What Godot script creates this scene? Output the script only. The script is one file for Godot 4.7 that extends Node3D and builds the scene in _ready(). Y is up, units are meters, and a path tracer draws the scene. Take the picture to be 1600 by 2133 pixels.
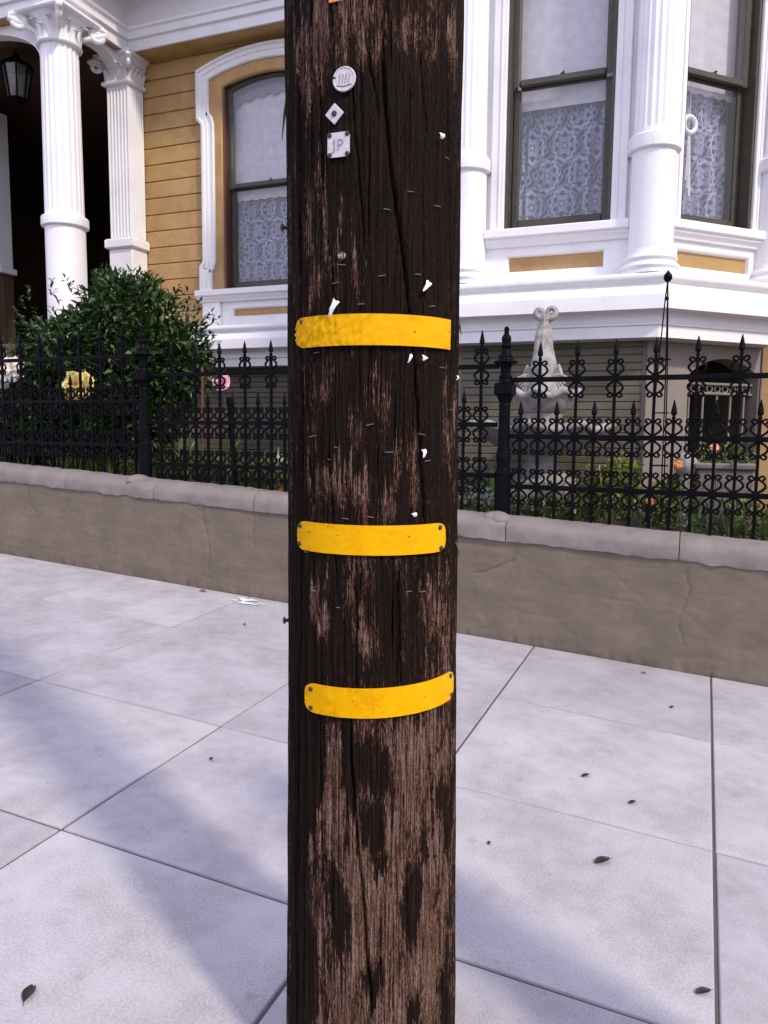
extends Node3D
# A wooden utility pole on a sloping pavement; behind it a low stuccoed garden wall with an iron fence,
# a planted front garden and a painted Victorian house with a bay window. x runs along the street (uphill to the left), +z towards the road.

const GRADE := 0.05            # the street falls 5 cm per metre to the right
const WALL_Z := -4.14          # front of the garden wall at x = 0
const WALL_TURN := 0.05        # the wall comes nearer the road to the right
const BAY_Z := -5.43           # front of the bay
const FACADE_Z := -6.77        # set-back facade with the arched window

const PATCHES := [[-18.3,1.827,17.8,0.062,0.26],[11.3,1.805,17.7,0.047,0.26],[56.0,1.817,23.5,0.048,0.26],[79.5,1.845,6.2,0.063,0.3],[-0.7,1.846,19.7,0.027,0.21],[-14.5,1.748,4.6,0.063,0.21],[19.8,1.77,5.6,0.027,0.1],[-22.8,1.732,4.6,0.064,0.17],[-10.2,1.583,1.8,0.1,0.36],[0.8,1.559,1.6,0.085,0.31],[-23.3,1.531,3.8,0.088,0.17],[-14.9,1.469,4.0,0.044,0.21],[7.0,1.508,10.7,0.043,0.1],[-23.5,1.427,6.7,0.03,0.13],[11.5,1.421,3.0,0.043,0.13],[28.5,1.648,34.4,0.111,-0.28],[53.7,1.563,28.2,0.143,-0.25],[11.4,1.627,8.8,0.063,-0.12],[44.1,1.438,20.0,0.058,-0.2],[17.5,1.378,24.4,0.044,-0.18],[66.5,1.72,17.1,0.056,-0.25],[-4.2,1.297,14.0,0.034,0.1],[8.6,1.23,12.4,0.045,0.09],[29.4,1.253,9.0,0.045,0.17],[49.1,1.17,8.7,0.061,0.23],[-0.9,1.139,21.0,0.034,0.19],[-19.6,1.168,11.4,0.062,0.1],[13.3,1.125,12.2,0.034,0.24],[33.3,1.102,6.1,0.031,0.24],[82.4,1.216,10.0,0.095,0.19],[-15.2,1.268,10.2,0.046,0.09],[17.7,1.17,3.6,0.045,0.17],[23.6,1.2,7.4,0.045,-0.25],[44.7,1.276,9.9,0.052,-0.25],[65.6,1.216,8.2,0.124,-0.25],[5.5,1.275,5.6,0.045,-0.22],[-4.2,1.215,7.6,0.038,-0.25],[42.1,1.109,4.6,0.038,-0.25],[-15.1,0.948,6.6,0.064,0.38],[-9.2,0.886,5.2,0.048,0.3],[12.0,0.947,7.6,0.086,0.2],[19.6,0.885,9.0,0.039,0.19],[66.7,0.931,8.6,0.049,0.34],[75.7,0.869,6.1,0.058,0.32],[60.4,0.828,5.8,0.033,0.24],[9.2,0.82,6.8,0.024,0.21],[51.8,0.976,4.3,0.047,0.17],[35.9,1.002,6.2,0.031,0.1],[96.1,0.882,8.9,0.129,0.17],[-10.2,0.842,13.6,0.04,-0.4],[22.7,0.83,12.6,0.022,-0.42],[33.6,0.94,6.1,0.055,-0.35],[-0.7,0.984,3.4,0.063,-0.3],[49.1,0.889,7.0,0.056,-0.3],[-19.5,0.995,8.1,0.024,-0.2],[26.2,0.436,55.9,0.253,0.6],[25.0,0.266,63.1,0.104,0.2],[65.2,0.566,20.7,0.137,0.15],[-0.1,0.663,8.4,0.057,0.38],[12.4,0.716,3.0,0.032,0.2],[27.3,0.693,5.4,0.032,0.2],[46.0,0.68,13.7,0.066,0.34],[72.3,0.662,11.4,0.06,0.34],[18.8,0.42,18.2,0.101,0.2],[65.7,0.348,14.6,0.16,0.2],[-3.4,0.579,10.4,0.05,0.25],[-34.1,0.551,10.4,0.366,-0.87],[-18.8,0.685,8.0,0.058,-0.58],[-16.5,0.62,5.1,0.05,-0.43],[6.9,0.699,3.2,0.057,-0.65],[14.0,0.656,9.1,0.037,-0.72],[27.3,0.685,3.5,0.02,-0.43],[31.3,0.66,4.9,0.037,-0.72],[23.1,0.558,8.4,0.022,-0.94],[27.6,0.503,6.6,0.033,-0.8],[-3.1,0.452,5.5,0.042,-0.87],[0.3,0.369,5.9,0.056,-0.87],[8.3,0.4,4.3,0.051,-0.58],[49.1,0.443,7.0,0.064,-0.9],[57.0,0.53,7.0,0.051,-0.43],[46.5,0.394,6.1,0.034,-0.58],[24.3,0.3,5.4,0.043,-0.9],[16.6,0.308,3.0,0.021,-0.58],[50.8,0.242,5.0,0.019,-0.8],[67.9,0.407,2.9,0.013,-0.72],[74.1,0.6,8.1,0.031,-0.43],[-22.5,0.293,10.8,0.089,-0.51],[79.4,0.237,7.0,0.092,-0.36],[6.5,0.55,3.7,0.021,-0.58],[21.5,0.595,12.0,0.016,-0.51],[82.0,0.548,9.8,0.053,-0.43],[41.7,0.337,3.2,0.026,-0.43]]
const CRACKS := [[[[26.7,1.8249],[29.2,1.7168],[33.0,1.6137],[39.2,1.5233],[44.1,1.438],[48.4,1.3508],[52.6,1.254],[55.6,1.1701],[58.3,1.0767],[60.0,1.0212]],7,0.9],[[[-4.9,1.2374],[-5.6,1.169],[-2.9,1.0925],[-0.7,1.0153],[0.7,0.9451]],4,0.6],[[[8.6,0.7559],[12.0,0.5853],[17.3,0.4614],[20.4,0.3345],[24.1,0.2197]],8,1.0],[[[61.9,0.6868],[66.7,0.5214],[71.9,0.384],[76.1,0.2701],[80.5,0.1584]],7,0.9],[[[-30.3,1.8791],[-32.3,1.6673],[-31.6,1.3689],[-30.7,1.0554],[-30.0,0.8103],[-32.9,0.5521],[-34.5,0.161]],7,1.3],[[[14.6,1.8516],[19.3,1.7705],[25.6,1.6889]],5,0.7],[[[7.8,1.7789],[10.8,1.6756],[14.9,1.5637],[18.8,1.4642]],4,0.6],[[[-14.4,1.8238],[-13.0,1.7259],[-10.2,1.5833],[-4.1,1.4665],[-0.8,1.4078]],4,0.7],[[[12.2,1.0094],[13.3,0.9081],[12.8,0.8129],[15.4,0.733]],4,0.5],[[[39.0,1.0248],[39.8,0.9072],[41.3,0.7952],[39.5,0.7148]],3,0.5],[[[73.2,1.7825],[77.3,1.5975],[82.0,1.4192],[82.4,1.2164]],5,0.8],[[[49.0,1.8467],[52.7,1.76],[57.6,1.6578]],4,0.6],[[[-0.7,1.8564],[0.8,1.7948],[3.0,1.7531]],4,0.6],[[[42.2,0.6319],[45.0,0.4969],[47.3,0.3241],[48.8,0.2062]],3,0.5],[[[-11.5,0.6899],[-10.3,0.4892],[-7.6,0.2025]],3,0.5],[[[27.7,0.4362],[28.7,0.3339],[31.0,0.2183]],2.5,0.4],[[[-23.7,1.3672],[-21.7,1.2143],[-19.6,1.074]],3,0.6],[[[23.4,1.3192],[24.4,1.2155],[26.7,1.0945]],2.5,0.5],[[[72.0,1.0099],[74.5,0.8947],[79.7,0.8082]],3.5,0.6],[[[31.0,1.2156],[35.1,1.1402],[37.1,1.0789]],2.5,0.5]]
const STAPLES := [[-0.8,1.4442],[62.1,1.4144],[30.5,1.5523],[3.0,1.4711],[50.7,1.4598],[27.5,1.4537],[15.1,1.411],[72.1,1.32],[-1.8,1.1913],[-4.2,1.1707],[32.5,1.1841],[21.4,1.0815],[-18.6,1.2075],[55.0,1.2123],[20.6,1.2266],[84.2,1.2537],[45.6,0.9597],[56.2,0.9571],[0.7,0.9333],[-17.2,0.9556],[77.7,0.818],[-24.2,1.0173],[80.5,0.9989],[24.5,1.0193],[59.5,1.17],[-15.1,1.3395],[5.6,1.0781],[65.4,1.5687],[74.5,1.6469],[45.2,1.5817]]


var M := {}
var rng := RandomNumberGenerator.new()
var house: Node3D


# ------------------------------------------------------------------ mesh builder
class MB:
	var v := PackedVector3Array()
	var uv := PackedVector2Array()
	var col := PackedColorArray()
	var ix := PackedInt32Array()
	var use_uv := false
	var use_col := false
	var xf := Transform3D.IDENTITY

	func vert(p: Vector3, t := Vector2.ZERO, c := Color.WHITE) -> int:
		v.append(xf * p)
		uv.append(t)
		col.append(c)
		return v.size() - 1

	func tri(a: int, b: int, c: int) -> void:      # counter-clockwise seen from outside
		ix.append(a)
		ix.append(c)
		ix.append(b)

	func face(pts: Array, c := Color.WHITE) -> void:
		var k := v.size()
		for p in pts:
			vert(p, Vector2.ZERO, c)
		for i in range(1, pts.size() - 1):
			tri(k, k + i, k + i + 1)

	func face_out(pts: Array, mid: Vector3) -> void:
		var a: Vector3 = pts[0]
		var n := Vector3.ZERO
		for i in range(1, pts.size() - 1):
			n += (pts[i] - a).cross(pts[i + 1] - a)
		if n.dot(a - mid) < 0.0:
			pts = pts.duplicate()
			pts.reverse()
		face(pts)

	func grid(rows: Array, uvs: Array = []) -> void:   # along a row = right, rows = upwards, seen from outside
		var k := v.size()
		var w: int = rows[0].size()
		for j in rows.size():
			for i in w:
				vert(rows[j][i], uvs[j][i] if uvs else Vector2.ZERO)
		for j in rows.size() - 1:
			for i in w - 1:
				var a := k + j * w + i
				tri(a, a + 1, a + w + 1)
				tri(a, a + w + 1, a + w)

	func box(lo: Vector3, hi: Vector3, bev := 0.0) -> void:
		var mid := (lo + hi) * 0.5
		var h := (hi - lo) * 0.5
		h = Vector3(absf(h.x), absf(h.y), absf(h.z))
		if bev <= 0.0:
			for a in 3:
				for s in [-1.0, 1.0]:
					var q := []
					for k in [[-1, -1], [1, -1], [1, 1], [-1, 1]]:
						var p := Vector3.ZERO
						p[a] = s * h[a]
						p[(a + 1) % 3] = k[0] * h[(a + 1) % 3]
						p[(a + 2) % 3] = k[1] * h[(a + 2) % 3]
						q.append(mid + p)
					face_out(q, mid)
			return
		var b := minf(bev, minf(h.x, minf(h.y, h.z)) * 0.9)
		var cp := func(sx, sy, sz, a) -> Vector3:
			var p := Vector3(sx * (h.x - b), sy * (h.y - b), sz * (h.z - b))
			p[a] = [sx, sy, sz][a] * h[a]
			return mid + p
		for a in 3:
			for s in [-1, 1]:
				var q := []
				for k in [[-1, -1], [1, -1], [1, 1], [-1, 1]]:
					var g := [0, 0, 0]
					g[a] = s
					g[(a + 1) % 3] = k[0]
					g[(a + 2) % 3] = k[1]
					q.append(cp.call(g[0], g[1], g[2], a))
				face_out(q, mid)
		for a in 3:                                  # edges along axis a
			var u := (a + 1) % 3
			var w := (a + 2) % 3
			for s in [-1, 1]:
				for t in [-1, 1]:
					var g0 := [0, 0, 0]
					g0[u] = s
					g0[w] = t
					var g1 := g0.duplicate()
					g0[a] = -1
					g1[a] = 1
					face_out([cp.call(g0[0], g0[1], g0[2], u), cp.call(g1[0], g1[1], g1[2], u), cp.call(g1[0], g1[1], g1[2], w), cp.call(g0[0], g0[1], g0[2], w)], mid)
		for sx in [-1, 1]:
			for sy in [-1, 1]:
				for sz in [-1, 1]:
					face_out([cp.call(sx, sy, sz, 0), cp.call(sx, sy, sz, 1), cp.call(sx, sy, sz, 2)], mid)

	# splits a profile where it turns sharply, so that edges stay crisp and curves stay smooth
	func parts_of(prof: Array, limit := 0.62) -> Array:
		var out := []
		var cur := [prof[0]]
		for i in range(1, prof.size()):
			cur.append(prof[i])
			if i < prof.size() - 1:
				var a := Vector2(prof[i][0] - prof[i - 1][0], prof[i][1] - prof[i - 1][1])
				var b := Vector2(prof[i + 1][0] - prof[i][0], prof[i + 1][1] - prof[i][1])
				if absf(a.angle_to(b)) > limit:
					out.append(cur)
					cur = [prof[i]]
		out.append(cur)
		return out

	func lathe(prof: Array, segs: int, at := Vector3.ZERO, flutes := 0, depth := 0.0, f0 := 0.0, f1 := 0.0) -> void:   # prof: [r, y] from bottom to top
		for part in parts_of(prof):
			var rows := []
			for p in part:
				var row := PackedVector3Array()
				for i in segs + 1:
					var t := TAU * i / segs
					var r: float = p[0]
					if flutes > 0 and p[1] > f0 - 1e-4 and p[1] < f1 + 1e-4:
						r -= depth * pow(absf(cos(t * flutes * 0.5)), 0.7) * (1.0 if (p[1] > f0 + 0.001 and p[1] < f1 - 0.001) else 0.0)
					row.append(at + Vector3(sin(t) * r, p[1], cos(t) * r))
				rows.append(row)
			grid(rows)

	# profile [out, y] from top to bottom along a path of (x, z) running left to right seen from outside
	func sweep(path: Array, prof: Array) -> void:
		var mitre := []
		for i in path.size():
			var n0 := Vector2.ZERO
			var n1 := Vector2.ZERO
			if i > 0:
				var d: Vector2 = (path[i] - path[i - 1]).normalized()
				n0 = Vector2(-d.y, d.x)
			if i < path.size() - 1:
				var d: Vector2 = (path[i + 1] - path[i]).normalized()
				n1 = Vector2(-d.y, d.x)
			if i == 0:
				n0 = n1
			if i == path.size() - 1:
				n1 = n0
			var m := (n0 + n1)
			mitre.append(m / maxf(0.2, 1.0 + n0.dot(n1)))
		for part in parts_of(prof):
			for i in path.size() - 1:
				var rows := []
				for k in range(part.size() - 1, -1, -1):
					var p: Array = part[k]
					var row := PackedVector3Array()
					for e in [i, i + 1]:
						var q: Vector2 = path[e] + mitre[e] * p[0] * Vector2(1, 1)
						row.append(Vector3(q.x, p[1], q.y))
					rows.append(row)
				grid(rows)
		for e in [0, path.size() - 1]:
			var poly := PackedVector2Array()
			for p in prof:
				poly.append(Vector2(p[0], p[1]))
			var tr := Geometry2D.triangulate_polygon(poly)
			for t in range(0, tr.size(), 3):
				var q := []
				for k in 3:
					var pp := poly[tr[t + k]]
					var o: Vector2 = path[e] + mitre[e] * pp.x
					q.append(Vector3(o.x, pp.y, o.y))
				face(q)

	# profile [across, out] swept along a path in the x-y plane (frames and casings)
	func frame(path: Array, prof: Array) -> void:
		var mitre := []
		for i in path.size():
			var n0 := Vector2.ZERO
			var n1 := Vector2.ZERO
			if i > 0:
				var d: Vector2 = (path[i] - path[i - 1]).normalized()
				n0 = Vector2(-d.y, d.x)
			if i < path.size() - 1:
				var d: Vector2 = (path[i + 1] - path[i]).normalized()
				n1 = Vector2(-d.y, d.x)
			if i == 0:
				n0 = n1
			if i == path.size() - 1:
				n1 = n0
			mitre.append((n0 + n1) / maxf(0.25, 1.0 + n0.dot(n1)))
		for part in parts_of(prof):
			var rows := []
			for i in path.size():
				var row := PackedVector3Array()
				for p in part:
					var q: Vector2 = path[i] - mitre[i] * p[0]
					row.append(Vector3(q.x, q.y, p[1]))
				rows.append(row)
			for i in rows.size() - 1:
				grid([rows[i], rows[i + 1]])

	func prism(poly: PackedVector2Array, z0: float, z1: float) -> void:      # x-y outline, counter-clockwise, from z0 back to z1 front
		var tr := Geometry2D.triangulate_polygon(poly)
		for t in range(0, tr.size(), 3):
			var a := poly[tr[t]]
			var b := poly[tr[t + 1]]
			var c := poly[tr[t + 2]]
			if (b - a).cross(c - a) < 0.0:
				var s := b
				b = c
				c = s
			face([Vector3(a.x, a.y, z1), Vector3(b.x, b.y, z1), Vector3(c.x, c.y, z1)])
			face([Vector3(a.x, a.y, z0), Vector3(c.x, c.y, z0), Vector3(b.x, b.y, z0)])
		for i in poly.size():
			var a := poly[i]
			var b := poly[(i + 1) % poly.size()]
			face([Vector3(a.x, a.y, z1), Vector3(a.x, a.y, z0), Vector3(b.x, b.y, z0), Vector3(b.x, b.y, z1)])

	func tube(pts: Array, radii: Array, segs := 8) -> void:
		var rows := []
		var up := Vector3.UP
		var d0: Vector3 = (pts[1] - pts[0]).normalized()
		if absf(d0.dot(up)) > 0.95:
			up = Vector3.RIGHT
		var side := d0.cross(up).normalized()
		for i in pts.size():
			var d: Vector3
			if i == 0:
				d = pts[1] - pts[0]
			elif i == pts.size() - 1:
				d = pts[i] - pts[i - 1]
			else:
				d = pts[i + 1] - pts[i - 1]
			d = d.normalized()
			side = (side - d * side.dot(d)).normalized()
			var oth := d.cross(side)
			var row := PackedVector3Array()
			var r: float = radii[i] if i < radii.size() else radii[-1]
			for k in segs + 1:
				var t := TAU * k / segs
				row.append(pts[i] + side * cos(t) * r + oth * sin(t) * r)
			rows.append(row)
		grid(rows)
		for e in [0, pts.size() - 1]:
			var q := []
			for k in segs:
				q.append(rows[e][k])
			if e == 0:
				q.reverse()
			face(q)

	func leaf(at: Vector3, dir: Vector3, up: Vector3, l: float, w: float, c: Color, fold := 0.25) -> void:
		var s := dir.cross(up).normalized()
		var n := s.cross(dir).normalized()
		var m := at + dir * l * 0.45
		var a := vert(at, Vector2.ZERO, c)
		var b := vert(m + s * w * 0.5 + n * w * fold, Vector2.ZERO, c)
		var t := vert(at + dir * l - n * l * 0.12, Vector2.ZERO, c)
		var e := vert(m - s * w * 0.5 + n * w * fold, Vector2.ZERO, c)
		var g := vert(m, Vector2.ZERO, c)
		tri(a, b, g)
		tri(b, t, g)
		tri(a, g, e)
		tri(g, t, e)

	func mesh() -> ArrayMesh:
		var n := PackedVector3Array()
		n.resize(v.size())
		for t in range(0, ix.size(), 3):
			var a := ix[t]
			var b := ix[t + 1]
			var c := ix[t + 2]
			var q := (v[c] - v[a]).cross(v[b] - v[a])
			n[a] += q
			n[b] += q
			n[c] += q
		for i in n.size():
			n[i] = n[i].normalized()
		var arr := []
		arr.resize(Mesh.ARRAY_MAX)
		arr[Mesh.ARRAY_VERTEX] = v
		arr[Mesh.ARRAY_NORMAL] = n
		if use_uv:
			arr[Mesh.ARRAY_TEX_UV] = uv
		if use_col:
			arr[Mesh.ARRAY_COLOR] = col
		arr[Mesh.ARRAY_INDEX] = ix
		var m := ArrayMesh.new()
		m.add_surface_from_arrays(Mesh.PRIMITIVE_TRIANGLES, arr)
		return m


# ------------------------------------------------------------------ nodes
func put(parent: Node, called: String, mesh: Mesh, mat: Material, at := Vector3.ZERO) -> MeshInstance3D:
	var o := MeshInstance3D.new()
	o.name = called
	o.mesh = mesh
	o.material_override = mat
	o.position = at
	parent.add_child(o, true)
	return o


func done(parent: Node, called: String, b: MB, mat: Material, at := Vector3.ZERO) -> MeshInstance3D:
	return put(parent, called, b.mesh(), mat, at)


func holder(parent: Node, called: String, t := Transform3D.IDENTITY) -> Node3D:
	var o := Node3D.new()
	o.name = called
	o.transform = t
	parent.add_child(o, true)
	return o


var used := {}
func numbered(called: String) -> String:
	var k: int = used.get(called, 0)
	used[called] = k + 1
	return called if k == 0 else "%s_%03d" % [called, k]


func thing(called: String, label: String, category: String, at := Vector3.ZERO, group := "") -> Node3D:
	var o := holder(self, numbered(called), Transform3D(Basis.IDENTITY, at))
	return tag(o, label, category, group)


func tag(o: Node3D, label: String, category: String, group := "") -> Node3D:
	o.set_meta("label", label)
	o.set_meta("category", category)
	if group:
		o.set_meta("group", group)
	return o


func one(called: String, b: MB, mat: Material, label: String, category: String, group := "", at := Vector3.ZERO) -> MeshInstance3D:
	var o := done(self, numbered(called), b, mat, at)
	tag(o, label, category, group)
	return o


# ------------------------------------------------------------------ materials
func lin(r: float, g: float, b: float) -> Color:
	return Color(r, g, b).linear_to_srgb()


func noise(s: int, f: float, oct := 4, type := FastNoiseLite.TYPE_SIMPLEX_SMOOTH) -> FastNoiseLite:
	var n := FastNoiseLite.new()
	n.seed = s
	n.frequency = f
	n.noise_type = type
	n.fractal_octaves = oct
	n.fractal_type = FastNoiseLite.FRACTAL_FBM if oct > 1 else FastNoiseLite.FRACTAL_NONE
	return n


# layers: [seed, frequency, octaves, weight]; stops: [position, linear colour]
func mixed(size: int, layers: Array, stops: Array, spots := 0) -> ImageTexture:
	var sum := PackedFloat32Array()
	sum.resize(size * size)
	var total := 0.0
	for l in layers:
		var im: Image = noise(l[0], l[1], l[2]).get_seamless_image(size, size)
		im.convert(Image.FORMAT_L8)
		var d := im.get_data()
		var w: float = l[3] / 255.0
		total += l[3]
		for i in d.size():
			sum[i] += d[i] * w
	for q in spots:                                # gum, drips and other small marks
		var cx := rng.randi() % size
		var cy := rng.randi() % size
		var rr := rng.randf_range(1.5, 7.0) * size / 1024.0 * (2.0 if rng.randf() < 0.1 else 1.0)
		var dark := rng.randf_range(-0.16, 0.05) * total
		for j in range(-int(rr) - 1, int(rr) + 2):
			for i in range(-int(rr) - 1, int(rr) + 2):
				if sqrt(i * i + j * j * 1.3) < rr * (1.0 + 0.25 * sin(atan2(j, i) * 3.0 + q)):
					sum[posmod(cy + j, size) * size + posmod(cx + i, size)] += dark
	var lut := []
	for k in 257:
		var t := k / 256.0
		var c: Color = stops[0][1]
		for s in stops.size() - 1:
			if t >= stops[s][0]:
				c = stops[s][1].lerp(stops[s + 1][1], clampf((t - stops[s][0]) / (stops[s + 1][0] - stops[s][0]), 0, 1))
		c = c.linear_to_srgb()
		lut.append([int(c.r * 255), int(c.g * 255), int(c.b * 255)])
	var out := PackedByteArray()
	out.resize(size * size * 3)
	for i in sum.size():
		var q: Array = lut[int(clampf(sum[i] / total, 0, 1) * 256)]
		out[i * 3] = q[0]
		out[i * 3 + 1] = q[1]
		out[i * 3 + 2] = q[2]
	var img := Image.create_from_data(size, size, false, Image.FORMAT_RGB8, out)
	img.generate_mipmaps()
	return ImageTexture.create_from_image(img)


func relief(size: int, layers: Array) -> ImageTexture:
	return mixed(size, layers, [[0.0, Color(0, 0, 0)], [1.0, Color(1, 1, 1)]])


func mat(tex: Texture2D, span: float, rough: float, c := Color(1, 1, 1), bump: Texture2D = null, bump_cm := 0.2) -> StandardMaterial3D:
	var m := StandardMaterial3D.new()
	m.albedo_color = c
	m.roughness = rough
	if tex:
		m.albedo_texture = tex
		m.uv1_triplanar = true
		m.uv1_world_triplanar = true
		m.uv1_scale = Vector3.ONE / span
	if bump:
		m.heightmap_enabled = true
		m.heightmap_texture = bump
		m.heightmap_scale = bump_cm
	return m


func plain(r: float, g: float, b: float, rough := 0.6, metal := 0.0) -> StandardMaterial3D:
	var m := StandardMaterial3D.new()
	m.albedo_color = lin(r, g, b)
	m.roughness = rough
	m.metallic = metal
	return m


func leafy(base: Color, back := 0.35) -> StandardMaterial3D:
	var m := StandardMaterial3D.new()
	m.albedo_color = Color.WHITE
	m.vertex_color_use_as_albedo = true
	m.roughness = 0.5
	m.backlight_enabled = true
	m.backlight = Color(base.r * back, base.g * back, base.b * back)
	m.cull_mode = BaseMaterial3D.CULL_DISABLED
	return m


func make_materials() -> void:
	var fine := relief(512, [[3, 0.12, 4, 1.0], [4, 0.02, 3, 0.6]])
	M.bump = fine
	var con := mixed(1024, [[11, 0.004, 4, 0.8], [12, 0.02, 4, 0.4], [13, 0.25, 2, 0.9]], [[0.0, Color(0.22, 0.205, 0.205)], [0.36, Color(0.315, 0.30, 0.305)], [0.52, Color(0.38, 0.37, 0.375)], [0.7, Color(0.43, 0.425, 0.43)], [1.0, Color(0.52, 0.52, 0.52)]], 240)
	M.concrete = mat(con, 2.1, 0.85, Color(1, 1, 1), fine, 0.06)
	M.concrete_b = mat(con, 1.63, 0.85, lin(0.93, 0.92, 0.94), fine, 0.06)
	M.concrete_c = mat(con, 2.6, 0.88, lin(0.87, 0.86, 0.885), fine, 0.07)
	M.joint = mat(con, 0.8, 0.95, lin(0.24, 0.21, 0.20))
	M.asphalt = mat(mixed(512, [[21, 0.02, 3, 1.0], [22, 0.3, 2, 1.0]], [[0.0, Color(0.03, 0.03, 0.03)], [1.0, Color(0.09, 0.09, 0.09)]]), 1.5, 0.9)
	M.stucco = mat(mixed(1024, [[31, 0.006, 4, 1.0], [32, 0.03, 4, 0.5], [33, 0.2, 2, 0.25]], [[0.0, Color(0.095, 0.084, 0.059)], [0.4, Color(0.133, 0.107, 0.077)], [0.6, Color(0.148, 0.119, 0.088)], [1.0, Color(0.185, 0.150, 0.122)]]), 1.7, 0.8, Color(1, 1, 1), fine, 0.12)
	M.coping = mat(mixed(512, [[41, 0.008, 4, 1.0], [42, 0.05, 3, 0.4], [43, 0.25, 2, 0.2]], [[0.0, Color(0.125, 0.108, 0.09)], [0.38, Color(0.178, 0.154, 0.138)], [0.62, Color(0.205, 0.180, 0.165)], [1.0, Color(0.26, 0.235, 0.22)]]), 1.1, 0.7, Color(1, 1, 1), fine, 0.06)
	M.white = mat(mixed(512, [[51, 0.006, 4, 1.0], [52, 0.04, 4, 0.5], [53, 0.2, 2, 0.2]], [[0.0, Color(0.64, 0.63, 0.62)], [0.35, Color(0.735, 0.73, 0.735)], [0.6, Color(0.775, 0.77, 0.775)], [1.0, Color(0.81, 0.805, 0.81)]]), 1.3, 0.45, Color(1, 1, 1), fine, 0.02)
	var tan := mixed(512, [[61, 0.006, 4, 1.0], [62, 0.05, 3, 0.5], [63, 0.2, 2, 0.2]], [[0.0, Color(0.29, 0.175, 0.062)], [0.4, Color(0.385, 0.235, 0.088)], [0.6, Color(0.43, 0.268, 0.105)], [1.0, Color(0.48, 0.31, 0.135)]])
	M.tan = mat(tan, 1.4, 0.55, Color(1, 1, 1), fine, 0.02)
	M.tan_b = mat(tan, 1.1, 0.55, lin(0.93, 0.92, 0.90), fine, 0.02)
	M.tan_c = mat(tan, 0.9, 0.55, lin(1.0, 0.97, 0.93), fine, 0.02)
	M.sash = mat(mixed(256, [[71, 0.02, 4, 1.0], [72, 0.2, 2, 0.5]], [[0.0, Color(0.035, 0.032, 0.022)], [1.0, Color(0.075, 0.068, 0.048)]]), 0.7, 0.5)
	M.stop = plain(0.11, 0.045, 0.025, 0.5)
	M.grey_board = mat(mixed(512, [[81, 0.008, 4, 1.0], [82, 0.06, 3, 0.5]], [[0.0, Color(0.078, 0.074, 0.045)], [0.5, Color(0.118, 0.110, 0.072)], [1.0, Color(0.155, 0.144, 0.10)]]), 1.1, 0.6)
	M.grey_wall = mat(mixed(512, [[83, 0.008, 4, 1.0], [84, 0.06, 3, 0.5]], [[0.0, Color(0.17, 0.148, 0.122)], [1.0, Color(0.24, 0.213, 0.18)]]), 1.2, 0.7, Color(1, 1, 1), fine, 0.05)
	M.iron = mat(mixed(256, [[91, 0.03, 4, 1.0], [92, 0.2, 2, 0.5]], [[0.0, Color(0.002, 0.002, 0.003)], [1.0, Color(0.007, 0.007, 0.009)]]), 0.4, 0.42)
	M.iron.metallic_specular = 0.14
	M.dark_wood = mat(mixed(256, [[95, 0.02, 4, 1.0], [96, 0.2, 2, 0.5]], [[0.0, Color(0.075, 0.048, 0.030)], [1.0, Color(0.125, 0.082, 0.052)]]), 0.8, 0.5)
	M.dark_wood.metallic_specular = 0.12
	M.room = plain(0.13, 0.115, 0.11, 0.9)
	M.cloth = mat(mixed(256, [[97, 0.02, 3, 1.0], [98, 0.3, 2, 0.7]], [[0.0, Color(0.40, 0.39, 0.42)], [1.0, Color(0.58, 0.57, 0.61)]]), 0.5, 0.9)
	var g := StandardMaterial3D.new()
	g.albedo_color = Color(0.9, 0.93, 0.95, 0.07)
	g.transparency = BaseMaterial3D.TRANSPARENCY_ALPHA
	g.roughness = 0.02
	g.metallic_specular = 0.9
	M.glass = g
	M.lace = lace_material()
	M.valance = plain(0.20, 0.20, 0.24, 0.95)
	M.stone = mat(mixed(512, [[101, 0.015, 4, 1.0], [102, 0.08, 4, 0.7], [103, 0.25, 2, 0.3]], [[0.0, Color(0.10, 0.09, 0.07)], [0.38, Color(0.20, 0.188, 0.168)], [0.55, Color(0.33, 0.32, 0.31)], [1.0, Color(0.46, 0.455, 0.455)]]), 0.5, 0.85, Color(1, 1, 1), fine, 0.25)
	M.soil = mat(mixed(512, [[111, 0.02, 4, 1.0], [112, 0.15, 3, 0.8]], [[0.0, Color(0.02, 0.014, 0.008)], [1.0, Color(0.10, 0.07, 0.045)]]), 0.6, 0.95, Color(1, 1, 1), fine, 0.6)
	M.yellow = mat(mixed(512, [[121, 0.01, 4, 1.0], [122, 0.1, 3, 0.6]], [[0.0, Color(0.34, 0.16, 0.004)], [0.27, Color(0.60, 0.285, 0.001)], [0.42, Color(0.70, 0.36, 0.001)], [1.0, Color(0.77, 0.42, 0.004)]]), 0.35, 0.45)
	M.yellow.metallic_specular = 0.2
	M.steel = mat(mixed(256, [[131, 0.03, 4, 1.0], [132, 0.2, 2, 0.6]], [[0.0, Color(0.20, 0.19, 0.19)], [1.0, Color(0.42, 0.41, 0.42)]]), 0.08, 0.5)
	M.steel.metallic = 0.6
	M.rust = plain(0.06, 0.045, 0.04, 0.65, 0.5)
	M.tag = mat(mixed(256, [[133, 0.03, 4, 1.0], [134, 0.2, 2, 0.6]], [[0.0, Color(0.38, 0.37, 0.39)], [1.0, Color(0.66, 0.65, 0.68)]]), 0.05, 0.4)
	M.paper = plain(0.74, 0.74, 0.76, 0.9)
	M.orange = plain(0.75, 0.24, 0.06, 0.5)
	M.spill = plain(0.72, 0.73, 0.72, 0.6)
	M.dry_leaf = leafy(Color(0.2, 0.12, 0.05), 0.4)
	M.bush = leafy(Color(0.25, 0.5, 0.1), 0.7)
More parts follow.
